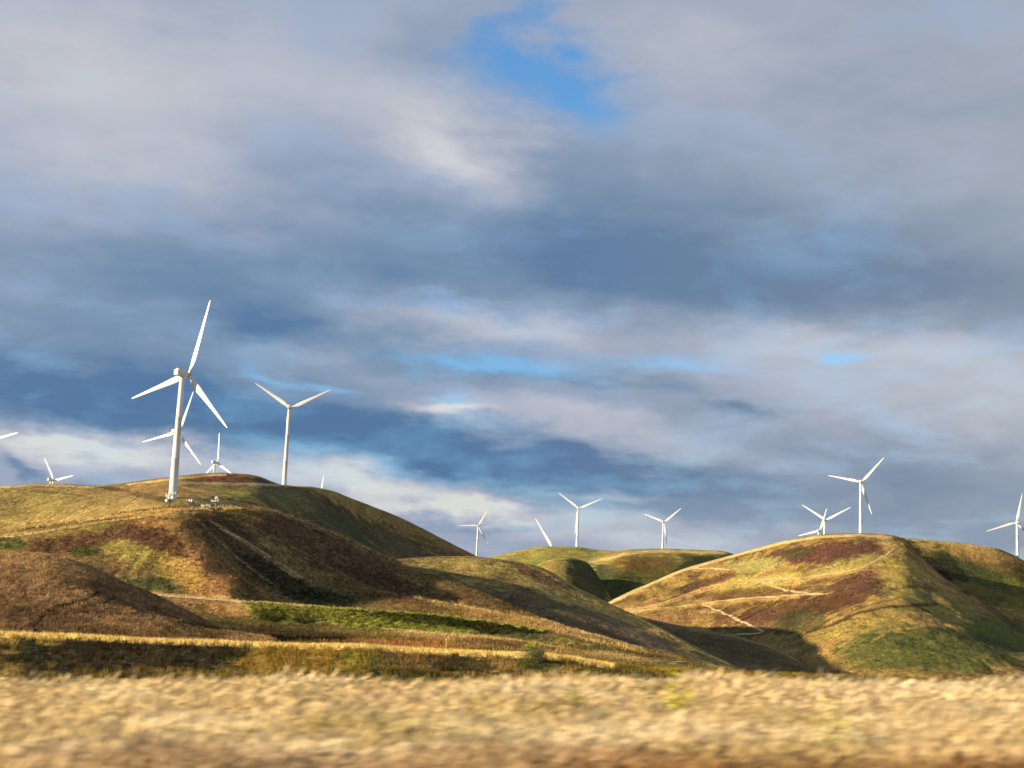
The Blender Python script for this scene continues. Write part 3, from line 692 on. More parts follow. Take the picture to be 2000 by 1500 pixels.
m_track = principled('bare_track', (.50, .36, .18), 1.0, vary=.35, scale=.35, bump=.15)
def track(hill_, pts, w, lift=.22):
    """a dirt track of width w metres following the ground"""
    pts = np.array(pts, float)
    L_ = np.concatenate([[0], np.cumsum(np.hypot(*np.diff(pts, axis=0).T))])
    n = max(12, int(L_[-1] / 5)); q = np.linspace(0, L_[-1], n)
    us = pchip(L_, pts[:, 0], q); vs = pchip(L_, pts[:, 1], q)
    W3 = np.array([hit(hill_, u, v) for u, v in zip(us, vs)])
    for k in range(7): W3[1:-1] = (W3[:-2] + 2 * W3[1:-1] + W3[2:]) / 4
    T = np.gradient(W3, axis=0)[:, :2]; T /= np.linalg.norm(T, axis=1)[:, None] + 1e-9
    Nn = np.stack([-T[:, 1], T[:, 0]], 1)
    ww = w * (1 + .35 * fbm(np.arange(n) * .45, np.zeros(n) + pts[0, 0], 3, 3)) * np.clip(np.minimum(np.arange(n) + 1, n - np.arange(n)) / 4, .2, 1)
    V_ = []
    for k in range(n):
        for j in range(5):
            o_ = (j / 4 - .5) * ww[k]; x, y = W3[k, 0] + Nn[k, 0] * o_, W3[k, 1] + Nn[k, 1] * o_
            V_.append((x, y, height(hill_, x, y) + lift - (.25 if j in (0, 4) else 0)))
    f = [(k * 5 + j, (k + 1) * 5 + j, (k + 1) * 5 + j + 1, k * 5 + j + 1) for k in range(n - 1) for j in range(4)]
    o = mesh_obj('dirt_track', V_, f, m_track, smooth_=True); o['kind'] = 'structure'
    return o
for hn, w, pts in [
    ('right_spur', 3.6, [(1222, 1192), (1291, 1179), (1336, 1162), (1392, 1143), (1476, 1132), (1560, 1128), (1608, 1122), (1672, 1112), (1720, 1090), (1752, 1070)]),
    ('right_spur', 3.6, [(1230, 1194), (1300, 1187), (1364, 1179), (1448, 1169), (1560, 1162), (1618, 1159)]),
    ('right_spur', 3.2, [(1476, 1133), (1520, 1148), (1560, 1157), (1618, 1160)]),
    ('right_spur', 3.6, [(1372, 1180), (1420, 1200), (1476, 1226), (1496, 1233), (1476, 1237), (1428, 1239)]),
    ('right_spur', 3.5, [(1338, 1111), (1380, 1110), (1425, 1112)]),
    ('left_back', 3.6, [(352, 944.5), (400, 944), (480, 945), (540, 947.5), (600, 951)]),
    ('left_front', 3.0, [(0, 1037), (60, 1030), (140, 1021), (200, 1012.5), (250, 1004)]),
    ('left_front', 2.6, [(0, 1049), (60, 1043), (140, 1030), (210, 1018), (270, 1010), (330, 1003), (390, 1001)]),
    ('terrace', 2.4, [(300, 1161), (378, 1167), (440, 1171), (500, 1178), (580, 1184)]),
]: track(hn, pts, w)

# ------------------------------------------------------------------ scattered vegetation (instances on terrain)
def clump_mesh(name, nbl, h, spread, w, lean, mat, heads=False, seed=1, wind=.5):
    r = random.Random(seed); V_ = []; f = []
    for i in range(nbl):
        a = r.uniform(0, 6.283); d = spread * math.sqrt(r.random())
        x0, y0 = d * math.cos(a), d * math.sin(a)
        hh = h * r.uniform(0.55, 1.0); b = r.uniform(0, 6.283); le = lean * r.uniform(0.3, 1.2) * hh
        dx, dy = math.cos(a) * le * .6 + le * wind, math.sin(a) * le * .6 + 0.0
        px, py = math.cos(b) * w / 2, math.sin(b) * w / 2
        k = len(V_)
        V_ += [(x0 - px, y0 - py, -0.05), (x0 + px, y0 + py, -0.05),
               (x0 + dx * .35 - px * .8, y0 + dy * .35 - py * .8, hh * .55), (x0 + dx * .35 + px * .8, y0 + dy * .35 + py * .8, hh * .55),
               (x0 + dx, y0 + dy, hh)]
        f += [(k, k + 1, k + 3, k + 2), (k + 2, k + 3, k + 4)]
        if heads and r.random() < heads:
            k = len(V_); q = w * 2.4
            tx, ty = dx * 1.15, dy * 1.15
            V_ += [(x0 + dx * .8, y0 + dy * .8, hh * .86), (x0 + dx + q, y0 + dy, hh * .96), (x0 + tx, y0 + ty, hh * 1.10), (x0 + dx - q, y0 + dy, hh * .98)]
            f += [(k, k + 1, k + 2, k + 3)]
    me = bpy.data.meshes.new(name); me.from_pydata(V_, [], f); me.materials.append(mat); me.update()
    return me

def leafy_mesh(name, n, rx, rz, leaf, mat, seed=1):
    r = random.Random(seed); V_ = []; f = []
    for i in range(n):
        a = r.uniform(0, 6.283); c = r.uniform(-0.3, 1); q = r.uniform(.55, 1.0) ** .5
        s_ = math.sqrt(max(0, 1 - c * c))
        p = Vector((rx * q * s_ * math.cos(a), rx * q * s_ * math.sin(a), rz * (0.45 + .55 * q * c)))
        d1 = Vector((r.gauss(0, 1), r.gauss(0, 1), r.gauss(0, 1))).normalized() * leaf
        d2 = Vector((r.gauss(0, 1), r.gauss(0, 1), r.gauss(0, 1))).normalized() * leaf * .6
        k = len(V_)
        V_ += [p - d1, p + d2, p + d1, p - d2]; f += [(k, k + 1, k + 2, k + 3)]
    me = bpy.data.meshes.new(name); me.from_pydata(V_, [], f); me.materials.append(mat); me.update()
    return me

def blade_material(name, trans=0.35, amp=0.3):
    m = bpy.data.materials.new(name); m.use_nodes = True
    t = m.node_tree; t.nodes.clear(); q = G(t)
    at = q.n('ShaderNodeAttribute', attribute_name='tint'); at.attribute_type = 'INSTANCER'
    c = q.n('ShaderNodeTexCoord'); nn = q.noise(c.outputs['Object'], 9.0, 2, 0.5)
    col = q.mix(1.0, at.outputs['Color'], q.ramp(nn, [(0.35, 1 - amp), (0.65, 1 + amp)]), 'MULTIPLY')
    d = q.n('ShaderNodeBsdfDiffuse'); q.put(d.inputs[0], col)
    tr = q.n('ShaderNodeBsdfTranslucent'); q.put(tr.inputs[0], col)
    mx = q.n('ShaderNodeMixShader'); mx.inputs[0].default_value = trans
    t.links.new(d.outputs[0], mx.inputs[1]); t.links.new(tr.outputs[0], mx.inputs[2])
    o = q.n('ShaderNodeOutputMaterial'); t.links.new(mx.outputs[0], o.inputs[0])
    return m

m_blade = blade_material('dry_blades', .3, .3)
m_leaf = blade_material('scrub_leaves', .25, .35)

def scatter(name, pts, scl, cols, meshes, sink=0.0, label=None):
    col = bpy.data.collections.new(name + '_source')
    for i, me in enumerate(meshes):
        col.objects.link(bpy.data.objects.new('%s_clump' % name, me))
    me = bpy.data.meshes.new(name)
    me.vertices.add(len(pts)); me.vertices.foreach_set('co', np.asarray(pts, float).ravel())
    a = me.attributes.new('scl', 'FLOAT', 'POINT'); a.data.foreach_set('value', np.asarray(scl, float))
    a = me.attributes.new('rot', 'FLOAT_VECTOR', 'POINT')
    rr = np.zeros((len(pts), 3)); rr[:, 2] = rng.uniform(-.5, .5, len(pts)) if 'verge' in name else rng.uniform(0, 6.283, len(pts))
    a.data.foreach_set('vector', rr.ravel())
    a = me.attributes.new('tint', 'FLOAT_COLOR', 'POINT')
    a.data.foreach_set('color', np.concatenate([np.clip(cols, .003, .9), np.ones((len(pts), 1))], 1).ravel())
    o = bpy.data.objects.new(name, me); C.objects.link(o)
    tr = bpy.data.node_groups.new(name, 'GeometryNodeTree')
    tr.interface.new_socket('Geometry', in_out='INPUT', socket_type='NodeSocketGeometry')
    tr.interface.new_socket('Geometry', in_out='OUTPUT', socket_type='NodeSocketGeometry')
    N = tr.nodes; K = tr.links
    gi = N.new('NodeGroupInput'); go = N.new('NodeGroupOutput')
    ip = N.new('GeometryNodeInstanceOnPoints'); ci = N.new('GeometryNodeCollectionInfo')
    ci.inputs['Collection'].default_value = col; ci.inputs['Separate Children'].default_value = True; ci.inputs['Reset Children'].default_value = True
    na = N.new('GeometryNodeInputNamedAttribute'); na.data_type = 'FLOAT'; na.inputs['Name'].default_value = 'scl'
    nr_ = N.new('GeometryNodeInputNamedAttribute'); nr_.data_type = 'FLOAT_VECTOR'; nr_.inputs['Name'].default_value = 'rot'
    ri = N.new('FunctionNodeRandomValue'); ri.data_type = 'INT'
    ri.inputs[4].default_value = 0; ri.inputs[5].default_value = len(meshes) - 1
    mp = N.new('GeometryNodeMeshToPoints')
    K.new(gi.outputs[0], mp.inputs['Mesh']); K.new(mp.outputs[0], ip.inputs['Points'])
    K.new(ci.outputs[0], ip.inputs['Instance']); ip.inputs['Pick Instance'].default_value = True
    K.new(ri.outputs[2], ip.inputs['Instance Index'])
    K.new(nr_.outputs[0], ip.inputs['Rotation']); K.new(na.outputs[0], ip.inputs['Scale'])
    K.new(ip.outputs[0], go.inputs[0])
    md = o.modifiers.new('scatter', 'NODES'); md.node_group = tr
    o['kind'] = 'stuff'
    return o

def on_hill(name, n, box, cond=None, pw=1.0):
    """random places on the part of a hill seen inside the box (u0, v0, u1, v1)"""
    a, Yg, Zg = HILLS[name]; nr, ncl = Yg.shape
    X_ = a[None, :] * Yg; U, V = project(X_, Yg, Zg)
    # cell areas on the ground
    dA = (a[1] - a[0]) * Yg[:-1, :-1] * (Yg[1:, :-1] - Yg[:-1, :-1])
    m = (U >= box[0]) & (U <= box[2]) & (V >= box[1]) & (V <= box[3])
    if cond is not None: m &= cond(U, V, COLS[name])
    w = dA * m[:-1, :-1]; w = w.ravel() / w.sum()
    k = rng.choice(len(w), n, p=w); j, i = k // (ncl - 1), k % (ncl - 1)
    s_ = rng.random(n); t_ = rng.random(n)
    def lerp(A_): return (A_[j, i] * (1 - s_) + A_[j + 1, i] * s_) * (1 - t_) + (A_[j, i + 1] * (1 - s_) + A_[j + 1, i + 1] * s_) * t_
    return np.stack([lerp(X_), lerp(Yg), lerp(Zg)], 1), COLS[name][j, i]

tufts = [clump_mesh('tuft', 9, .42, .22, .05, .5, m_blade, seed=i) for i in range(5)]
bushes = [leafy_mesh('bushlet', 46, .55, .62, .13, m_leaf, seed=i) for i in range(5)]

def jitter(c, lo, hi):
    return c * rng.uniform(lo, hi, (len(c), 1)) * (1 + rng.normal(0, .06, c.shape))

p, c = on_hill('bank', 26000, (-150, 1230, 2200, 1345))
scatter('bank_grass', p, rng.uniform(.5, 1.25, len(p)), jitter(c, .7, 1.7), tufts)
p, c = on_hill('bank', 70, (-150, 1250, 1200, 1340), lambda U, V, K: (K[..., 0] < .12))
scatter('bank_scrub', p, rng.uniform(.2, .55, len(p)), jitter(c * np.array([1.0, 1.0, .8]), .6, 1.5), bushes)
p, c = on_hill('mound', 26000, (-100, 1070, 600, 1270))
scatter('mound_grass', p, rng.uniform(.9, 1.9, len(p)), jitter(c, .6, 1.7), tufts)
p, c = on_hill('terrace', 6500, (300, 1155, 1400, 1240), lambda U, V, K: (K[..., 1] > K[..., 0]))
scatter('bank_bushes', p, rng.uniform(.7, 1.7, len(p)), jitter(c, .45, 1.35), bushes)
p, c = on_hill('terrace', 16000, (-100, 1155, 1600, 1310))
scatter('terrace_grass', p, rng.uniform(1.2, 2.6, len(p)), jitter(c, .6, 1.6), tufts)
p, c = on_hill('left_front', 42000, (-100, 985, 1400, 1320))
scatter('hillside_grass', p, rng.uniform(1.6, 3.4, len(p)), jitter(c, .55, 1.6), tufts)

# ---- tall dry grass on the road verge, close to the camera
def verge():
    N_ = 84000
    y = rng.uniform(0, 1, N_); y = 8.5 + (37 - 8.5) * y ** 0.72
    x = rng.uniform(-1, 1, N_) * (0.50 * y + 7)
    dn = fbm(x / 2.2, y / 2.2, 3, 11); dn2 = fbm(x / .9, y / 1.2, 3, 15)
    keep = rng.random(N_) < np.clip(.80 + .9 * dn, .25, 1)
    x, y, dn, dn2 = x[keep], y[keep], dn[keep], dn2[keep]
    z = np.array([base_ground(a, b) for a, b in zip(x, y)])
    sc = (.80 + .26 * dn + .10 * dn2) * rng.uniform(.75, 1.2, len(x)) * np.where(rng.random(len(x)) < .03, 1.24, 1.0) * np.interp(y, [8.5, 13, 16, 30, 37], [.45, .55, .95, 1.0, 1.05])
    straw = np.array([.75, .58, .31]); olive = np.array([.50, .38, .15]); rust = np.array([.29, .135, .037]); pale = np.array([.86, .73, .48])
    q = fbm(x / 3.5, y / 2.0, 4, 21); q2 = fbm(x / 2.0, y / 1.5, 4, 27)
    col = straw + (pale - straw) * smooth(q, -.1, .5)[:, None] * .8
    col += (olive - col) * (smooth(q2, .0, .45) * .75)[:, None]
    col += (rust - col) * (smooth(-y + 2.2 * q + .16 * x, -16.9, -13.4) * .92)[:, None]
    col *= rng.uniform(.86, 1.14, (len(x), 1))
    return np.stack([x, y, z], 1), sc, col
vg = [clump_mesh('verge_clump', 15, .72, .36, .010, .55, m_blade, heads=.8, seed=40 + i, wind=1.5) for i in range(7)]
p, sc, c = verge()
scatter('verge_dry_grass', p, sc, c, vg)

# ------------------------------------------------------------------ shrubs as single plants
def shrub(x, y, r, hgt, leafcol, label, cat, seed, n=520, leaf=.03, group=None, z=None):
    z = terrain(x, y) if z is None else z
    t = empty('shrub', (x, y, z)); tag(t, label, cat, group)
    r_ = random.Random(seed)
    st = MB()
    for i in range(9):
        a = r_.uniform(0, 6.28); q = r_.uniform(.3, .85)
        st.tube((0, 0, -.05), (math.cos(a) * r * q, math.sin(a) * r * q, hgt * r_.uniform(.5, .9)), .012 * hgt + .004, .004, 5)
    st.build('stems', principled('shrub_stem', (.16, .10, .055), .9), t)
    V_ = []; f = []
    for i in range(n):
        lobe = i % 7; la = lobe * 2.4; lr = r * .45
        cx, cy, cz = math.cos(la) * lr, math.sin(la) * lr, hgt * (.45 + .25 * math.sin(lobe * 1.7))
        p_ = Vector((r_.gauss(cx, r * .27), r_.gauss(cy, r * .27), max(.03, r_.gauss(cz, hgt * .22))))
        d1 = Vector((r_.gauss(0, 1), r_.gauss(0, 1), r_.gauss(0, 1))).normalized() * leaf * r_.uniform(.6, 1.3)
        d2 = Vector((r_.gauss(0, 1), r_.gauss(0, 1), r_.gauss(0, 1))).normalized() * leaf * .5
        k = len(V_); V_ += [p_ - d1, p_ + d2, p_ + d1, p_ - d2]; f.append((k, k + 1, k + 2, k + 3))
    mesh_obj('foliage', V_, f, principled('foliage_' + label.split()[0], leafcol, .8, vary=.5, scale=6), t)
    return t
def at(u, v_ignored, y):
    d = ray(u, 1250); return d[0] * y, y
for (u, y, r, h_, col_, lb, cat_, n_, lf) in [
    (1330, 22.0, .27, 1.12, (.62, .58, .03), 'bright yellow flowering shrub in the dry verge grass right of centre', 'flowering shrub', 700, .03),
    (1624, 17.0, .20, 1.02, (.55, .55, .05), 'yellow green flowering shrub low in the dry verge grass at right', 'flowering shrub', 500, .028),
    (1125, 24.0, .18, 1.08, (.45, .46, .05), 'small yellowish shrub at the far edge of the verge grass near centre', 'flowering shrub', 300, .028),
]:
    x, y = at(u, 0, y); shrub(x, y, r, h_, col_, lb, cat_, int(u), n_, lf)
for (u, y, r, h_, lb) in [
    (1618, 74, .62, 1.35, 'dark green bush rising behind the verge grass, largest of the three at right'),
    (1668, 78, .40, 1.15, 'dark slim bush behind the verge grass just right of the largest dark bush'),
    (1712, 82, .55, 1.0, 'low dark bush behind the verge grass, rightmost of the dark bushes'),
]:
    x, y = at(u, 0, y)
    d = ray(u, 1318); z = d[2] * y
    zt = terrain(x, y)
    shrub(x, y, r * 1.2, max(h_, z - zt + h_), (.035, .048, .022), lb, 'bush', int(u), 1400, .07, 'dark bushes behind the verge')
p0 = hit('bank', 1045, 1292)
shrub(p0[0], p0[1], 1.0, 1.1, (.07, .11, .03), 'green bush growing on the near bank just right of centre', 'bush', 5, 1300, .07, z=p0[2])
p0 = hit('terrace', 1036, 1272)
shrub(p0[0], p0[1], 1.5, 1.5, (.03, .045, .02), 'small round dark bush beside the road behind the bank', 'bush', 6, 900, .12, z=p0[2])

# ------------------------------------------------------------------ wind turbines
m_white = principled('white_paint', (.72, .71, .67), 0.45, vary=0.06, scale=0.25)
m_blade_p = principled('blade_paint', (.74, .74, .72), 0.40)
m_grey = principled('grey_paint', (.48, .50, .52), 0.5, vary=.1, scale=.6)
m_dark = principled('dark_metal', (.07, .07, .075), 0.5)
m_conc = principled('concrete', (.42, .40, .36), .9, vary=.2, scale=1.5)

BL = 45.7
def blade_mesh():
    st = [(0.0, 1.7, 1.7, 0), (.03, 1.7, 1.7, 0), (.07, 1.9, 1.5, 12), (.13, 3.0, 1.05, 14), (.20, 3.9, .80, 12), (.28, 3.8, .66, 10), (.40, 3.15, .50, 7), (.55, 2.5, .36, 4),
          (.70, 1.95, .26, 2), (.85, 1.45, .18, 1), (.95, 1.0, .11, 0), (.99, .55, .07, 0), (1.0, .15, .03, 0)]
    V_ = []; n = 14; f = []
    for (r, c, th, tw) in st:
        tw = math.radians(tw); round_ = 1 if r <= .03 else (0.5 if r < .1 else 0)
        for i in range(n):
            t = 2 * math.pi * i / n
            x = math.cos(t) * c / 2; y = math.sin(t) * th / 2
            if not round_:
                y *= (1 + .55 * math.cos(t)) * .9; x += c * -.12
            V_.append((-x * math.cos(tw) + y * math.sin(tw), x * math.sin(tw) + y * math.cos(tw), r * BL))
    for k in range(len(st) - 1):
        f += [(k * n + i, k * n + (i + 1) % n, (k + 1) * n + (i + 1) % n, (k + 1) * n + i) for i in range(n)]
    f.append(tuple(range(n - 1, -1, -1))); k = (len(st) - 1) * n; f.append(tuple(range(k, k + n)))
    me = bpy.data.meshes.new('blade'); me.from_pydata([tuple(v) for v in V_], [], f); me.materials.append(m_blade_p)
    me.polygons.foreach_set('use_smooth', [True] * len(me.polygons)); me.update()
    return me

def nacelle_mesh():
    secs = [(-5.6, 1.30, -1.35, 1.45), (-5.35, 1.65, -1.70, 1.80), (-2.0, 1.80, -1.85, 1.95), (1.6, 1.75, -1.8, 1.75), (3.4, 1.35, -1.45, 1.35), (3.9, 1.10, -1.20, 1.10)]
    V_ = []; f = []
    for (y, w, z0, z1) in secs:
        ch = .42
        V_ += [(-w + ch, y, z0), (w - ch, y, z0), (w, y, z0 + ch), (w, y, z1 - ch), (w - ch, y, z1), (-w + ch, y, z1), (-w, y, z1 - ch), (-w, y, z0 + ch)]
    for k in range(len(secs) - 1):
        f += [(k * 8 + i, (k + 1) * 8 + i, (k + 1) * 8 + (i + 1) % 8, k * 8 + (i + 1) % 8) for i in range(8)]
    f += [tuple(range(8)), tuple(range(len(secs) * 8 - 1, len(secs) * 8 - 9, -1))]
    me = bpy.data.meshes.new('nacelle'); me.from_pydata(V_, [], f); me.materials.append(m_white); me.update()
    return me

def hub_mesh():
    V_ = []; n = 16; prof = [(3.9, 1.05), (4.2, 1.5), (5.4, 1.75), (6.3, 1.55), (7.0, 1.0), (7.35, .35), (7.4, .02)]; f = []
    for (y, r) in prof:
        V_ += [(r * math.cos(2 * math.pi * i / n), y, r * math.sin(2 * math.pi * i / n)) for i in range(n)]
    for k in range(len(prof) - 1):
        f += [(k * n + i, (k + 1) * n + i, (k + 1) * n + (i + 1) % n, k * n + (i + 1) % n) for i in range(n)]
    f.append(tuple(range(n)))
    me = bpy.data.meshes.new('hub'); me.from_pydata(V_, [], f); me.materials.append(m_grey)
    me.polygons.foreach_set('use_smooth', [True] * len(me.polygons)); me.update()
    return me

ME_BLADE = blade_mesh(); ME_NAC = nacelle_mesh(); ME_HUB = hub_mesh()
tb = MB(); tb.tube((-.6, -4.2, 1.85), (-.6, -4.2, 3.4), .06, .05, 6).tube((.6, -4.2, 1.85), (.6, -4.2, 3.1), .06, .05, 6).box((0, -4.2, 3.05), (1.6, .12, .12)).box((.6, -4.2, 3.2), (.3, .3, .3)).box((-.6, -4.2, 3.45), (.35, .12, .35))
ME_VANE = tb.build('wind_vane', m_dark).data; bpy.data.objects.remove(bpy.data.objects['wind_vane'])
tb = MB(); tb.box((0, -3.2, 2.1), (2.2, 2.6, .5))
ME_VENT = tb.build('cooler', m_grey).data; bpy.data.objects.remove(bpy.data.objects['cooler'])

def put_child(name, me, root, scale=1.0, rot=None, loc=(0, 0, 0)):
    o = bpy.data.objects.new(name, me); C.objects.link(o); o.parent = root
    o.location = loc
    if rot: o.rotation_euler = rot
    o.scale = (scale,) * 3
    return o

GROUP_T = 'white wind turbines on the hills'
def turbine(hu, hv, y, Rpx, azd, thd, label):
    s_ = Rpx * y / F / BL                     # size of this machine against the standard one
    d = ray(hu, hv) * y
    az_ = math.radians(azd)
    ov = 5.4 * s_
    bx, by = d[0] - math.sin(az_) * ov, d[1] - math.cos(az_) * ov
    zg = terrain(bx, by) - .6
    root = empty('wind_turbine', (bx, by, zg), -az_)
    tag(root, label, 'wind turbine', GROUP_T)
    H = d[2] - zg
    tp = H - 1.7 * s_
    tw = MB(); n = 28; rb, rt = 2.45 * s_, 1.45 * s_
    V_ = []; f = []
    lv = [0, .012, .013, .33, .331, .334, .335, .66, .661, .664, .665, 1.0]
    for q in lv:
        r = rb + (rt - rb) * q
        if q in (.331, .334, .661, .664): r += .05
        if q <= .012: r += .35
        V_ += [(r * math.cos(2 * math.pi * i / n), r * math.sin(2 * math.pi * i / n), q * tp) for i in range(n)]
    for k in range(len(lv) - 1):
        f += [(k * n + i, k * n + (i + 1) % n, (k + 1) * n + (i + 1) % n, (k + 1) * n + i) for i in range(n)]
    f.append(tuple(range((len(lv) - 1) * n, len(lv) * n)))
    t = mesh_obj('tower', V_, f, m_white, root); 
    for pl in t.data.polygons: pl.use_smooth = True
    MB().box((-rb - .02, -.0, 2.4), (.25, 1.1, 2.3)).box((-rb - .8, 0, .6), (1.5, 1.4, 1.2)).build('door', m_grey, root)
    put_child('nacelle', ME_NAC, root, s_, loc=(0, 0, H))
    put_child('hub', ME_HUB, root, s_, loc=(0, 0, H))
    put_child('wind_vane', ME_VANE, root, s_, loc=(0, 0, H))
    put_child('cooler', ME_VENT, root, s_, loc=(0, 0, H))
    for k in range(3):
        put_child('blade', ME_BLADE, root, s_, rot=(0, math.radians(thd) + k * 2 * math.pi / 3, 0), loc=(0, 5.4 * s_, H))
    return root

TURB = [
    (369, 733, float(hit('left_back', 333, 973)[1]) + 5, 155, 30, 15, 'tallest and nearest white turbine, behind the antenna mast on the left hill'),
    (567, 797, 1285, 87, 2, 63, 'white turbine on the back left crest, second tallest, one blade hanging beside its tower'),
    (349, 845, 1480, 86, 22, 18, 'white turbine mostly hidden behind the tower of the nearest turbine'),
    (425, 904, 2194, 60, 38, 118, 'white turbine just behind the dark brown hilltop at left, one blade straight up'),
    (105, 938, 2250, 58, 34, 322, 'turbine peeping over the left hill with thin edge-on blades, tower almost hidden'),
    (-48, 867, 1230, 112, 27, 80, 'turbine cut off by the left edge, only one blade tip in view'),
    (623, 979, 2544, 50, 22, 8, 'turbine hidden behind the back left hill, only one upright blade tip showing'),
    (934, 1027, 3180, 40, 4, 29, 'small turbine over the foot of the back left hill, one blade pointing level left'),
    (1130, 993, 2735, 50, 10, 66, 'white turbine standing on the pale hill with the cattle'),
    (1297, 1020, 2891, 44, 24, 51, 'small faint turbine behind the far centre hill, its two blades in a wide V'),
    (1080, 1073, 3000, 70, 12, 328, 'faint turbine blade between the two centre turbines, low behind the cattle hill'),
    (1682, 942, 1950, 66, 22, 42, 'largest white turbine on the right hill, standing on its summit'),
    (1612, 1016, 2280, 56, 28, 63, 'white turbine with two raised blades, left of the one on the right summit'),
    (1601, 1037, 2766, 46, 34, 18, 'faint turbine overlapped by its neighbour on the right hill, one blade reaching low left'),
    (1985, 1021, 2200, 60, 10, 12, 'white turbine cut by the right edge of the picture'),
]
for t in TURB: turbine(*t)

# ------------------------------------------------------------------ antenna site on the shoulder of the left hill
def ground_at(x, y): return terrain(x, y)
def site(u, y):
    d = ray(u, 990); return d[0] * y, y
m_steel = principled('galvanised_steel', (.22, .20, .18), .6, metal=.3, vary=.3, scale=2)
m_panel = principled('antenna_white', (.80, .79, .76), .5)
m_cab = principled('cabinet_grey', (.45, .47, .47), .6, vary=.15, scale=1)

def drum(mb_, c, r, depth, dirx):
    a = Vector(c); mb_.tube(a, a + Vector(dirx).normalized() * depth, r, r, 14)

x, y = site(331, 779)
mast = empty('antenna_mast', (x, y, ground_at(x, y) - .1)); tag(mast, 'lattice mast with clustered white panel and drum antennas in front of the nearest turbine', 'antenna mast')
lm = MB(); hw = .55; Hm = 8.6
for sx in (-1, 1):
    for sy in (-1, 1):
        lm.tube((sx * hw, sy * hw, 0), (sx * hw * .7, sy * hw * .7, Hm), .09, .07, 6)
for k in range(8):
    z0, z1 = k * Hm / 8, (k + 1) * Hm / 8; q0, q1 = hw * (1 - .3 * k / 8), hw * (1 - .3 * (k + 1) / 8)
    for (ax, ay, bx_, by_) in ((-1, -1, 1, -1), (1, -1, 1, 1), (1, 1, -1, 1), (-1, 1, -1, -1)):
        lm.tube((ax * q0, ay * q0, z0), (bx_ * q1, by_ * q1, z1), .05, .05, 5); lm.tube((bx_ * q0, by_ * q0, z0), (ax * q1, ay * q1, z1), .05, .05, 5)
        lm.tube((ax * q1, ay * q1, z1), (bx_ * q1, by_ * q1, z1), .05, .05, 5)
lm.build('lattice', m_steel, mast)
MB().tube((-2.4, -.5, 7.6), (3.2, -.5, 8.3), .08, .08, 6).tube((-2.2, -.5, 6.7), (2.8, -.5, 7.1), .08, .08, 6).build('crossarm', m_steel, mast)
for (px, pz, hh_, w_) in ((-2.2, 7.3, 1.9, .75), (-1.25, 6.7, 2.0, .7), (.3, 7.7, 1.4, .6), (1.7, 8.3, 1.5, .6), (2.9, 8.6, 1.6, .4), (-.2, 7.2, 1.0, .9)):
    MB().box((px, -.75, pz), (w_, .35, hh_)).box((px, -.5, pz), (.12, .3, hh_ * .7)).build('panel_antenna', m_panel, mast)
for (px, pz, r_) in ((-1.5, 4.3, .72), (1.5, 6.0, .7)):
    b_ = MB(); drum(b_, (px, -.5, pz), r_, .8, (-.5, -1, 0)); b_.tube((px, -.4, pz), (px * .3, 0, pz), .07, .07, 6)
    b_.build('drum_antenna', m_panel, mast)
MB().box((0, 0, .1), (3.6, 2.2, .3)).build('footing', m_conc, mast)

x, y = site(421, 782)
m2 = empty('antenna_mast', (x, y, ground_at(x, y) - .1)); tag(m2, 'short mast topped by a round white dish, right of the drum rack', 'antenna mast')
MB().tube((0, 0, 0), (0, 0, 5.6), .22, .16, 10).build('pole', m_steel, m2)
MB().tube((-2.4, 0, 3.9), (1.4, 0, 4.2), .08, .08, 6).build('crossarm', m_steel, m2)
b_ = MB()
pr = [(0, .05), (.12, .55), (.35, .85), (.40, .90)]
n = 18; V_ = []; f = []
for (d_, r_) in pr:
    V_ += [(r_ * math.cos(2 * math.pi * i / n), .35 - d_, 5.6 + r_ * math.sin(2 * math.pi * i / n)) for i in range(n)]
for k in range(3): f += [(k * n + i, k * n + (i + 1) % n, (k + 1) * n + (i + 1) % n, (k + 1) * n + i) for i in range(n)]
f.append(tuple(range(3 * n, 4 * n)))
mesh_obj('dish', V_, f, m_panel, m2)
for (px, pz, w_, hh_) in ((-2.2, 4.0, 1.0, .9), (-1.1, 3.7, .8, .8), (-.1, 3.9, .9, .7), (1.2, 4.3, .45, 1.3)):
    MB().box((px, -.35, pz), (w_, .4, hh_)).build('panel_antenna', m_panel, m2)
MB().box((0, 0, .2), (1.6, 1.4, .5)).build('footing', m_conc, m2)

x, y = site(370, 781)
rk = empty('drum_rack', (x, y, ground_at(x, y) - .1)); tag(rk, 'steel rack on two legs carrying three white drums side by side, between the two masts', 'antenna rack')
rb_ = MB(); rb_.tube((-1.2, 0, 0), (-1.2, 0, 3.2), .1, .1, 6).tube((2.0, 0, 0), (2.0, 0, 4.2), .14, .14, 6).tube((-1.6, 0, 3.0), (2.2, 0, 3.0), .1, .1, 6).tube((-1.2, 0, .9), (2.0, 0, .9), .07, .07, 6)
rb_.build('frame', m_steel, rk)
for px in (-1.5, -.1, 1.1):
    V_ = MB(); V_.tube((px, -.1, 2.95), (px, -.1, 3.2), .40, .55, 14); V_.tube((px, -.1, 3.2), (px, -.1, 4.45), .55, .55, 14, False); V_.tube((px, -.1, 4.45), (px, -.1, 4.75), .55, .3, 14)
    V_.build('drum', m_panel, rk)
MB().box((.6, .3, .35), (4.6, 1.6, .4)).build('platform', m_conc, rk)

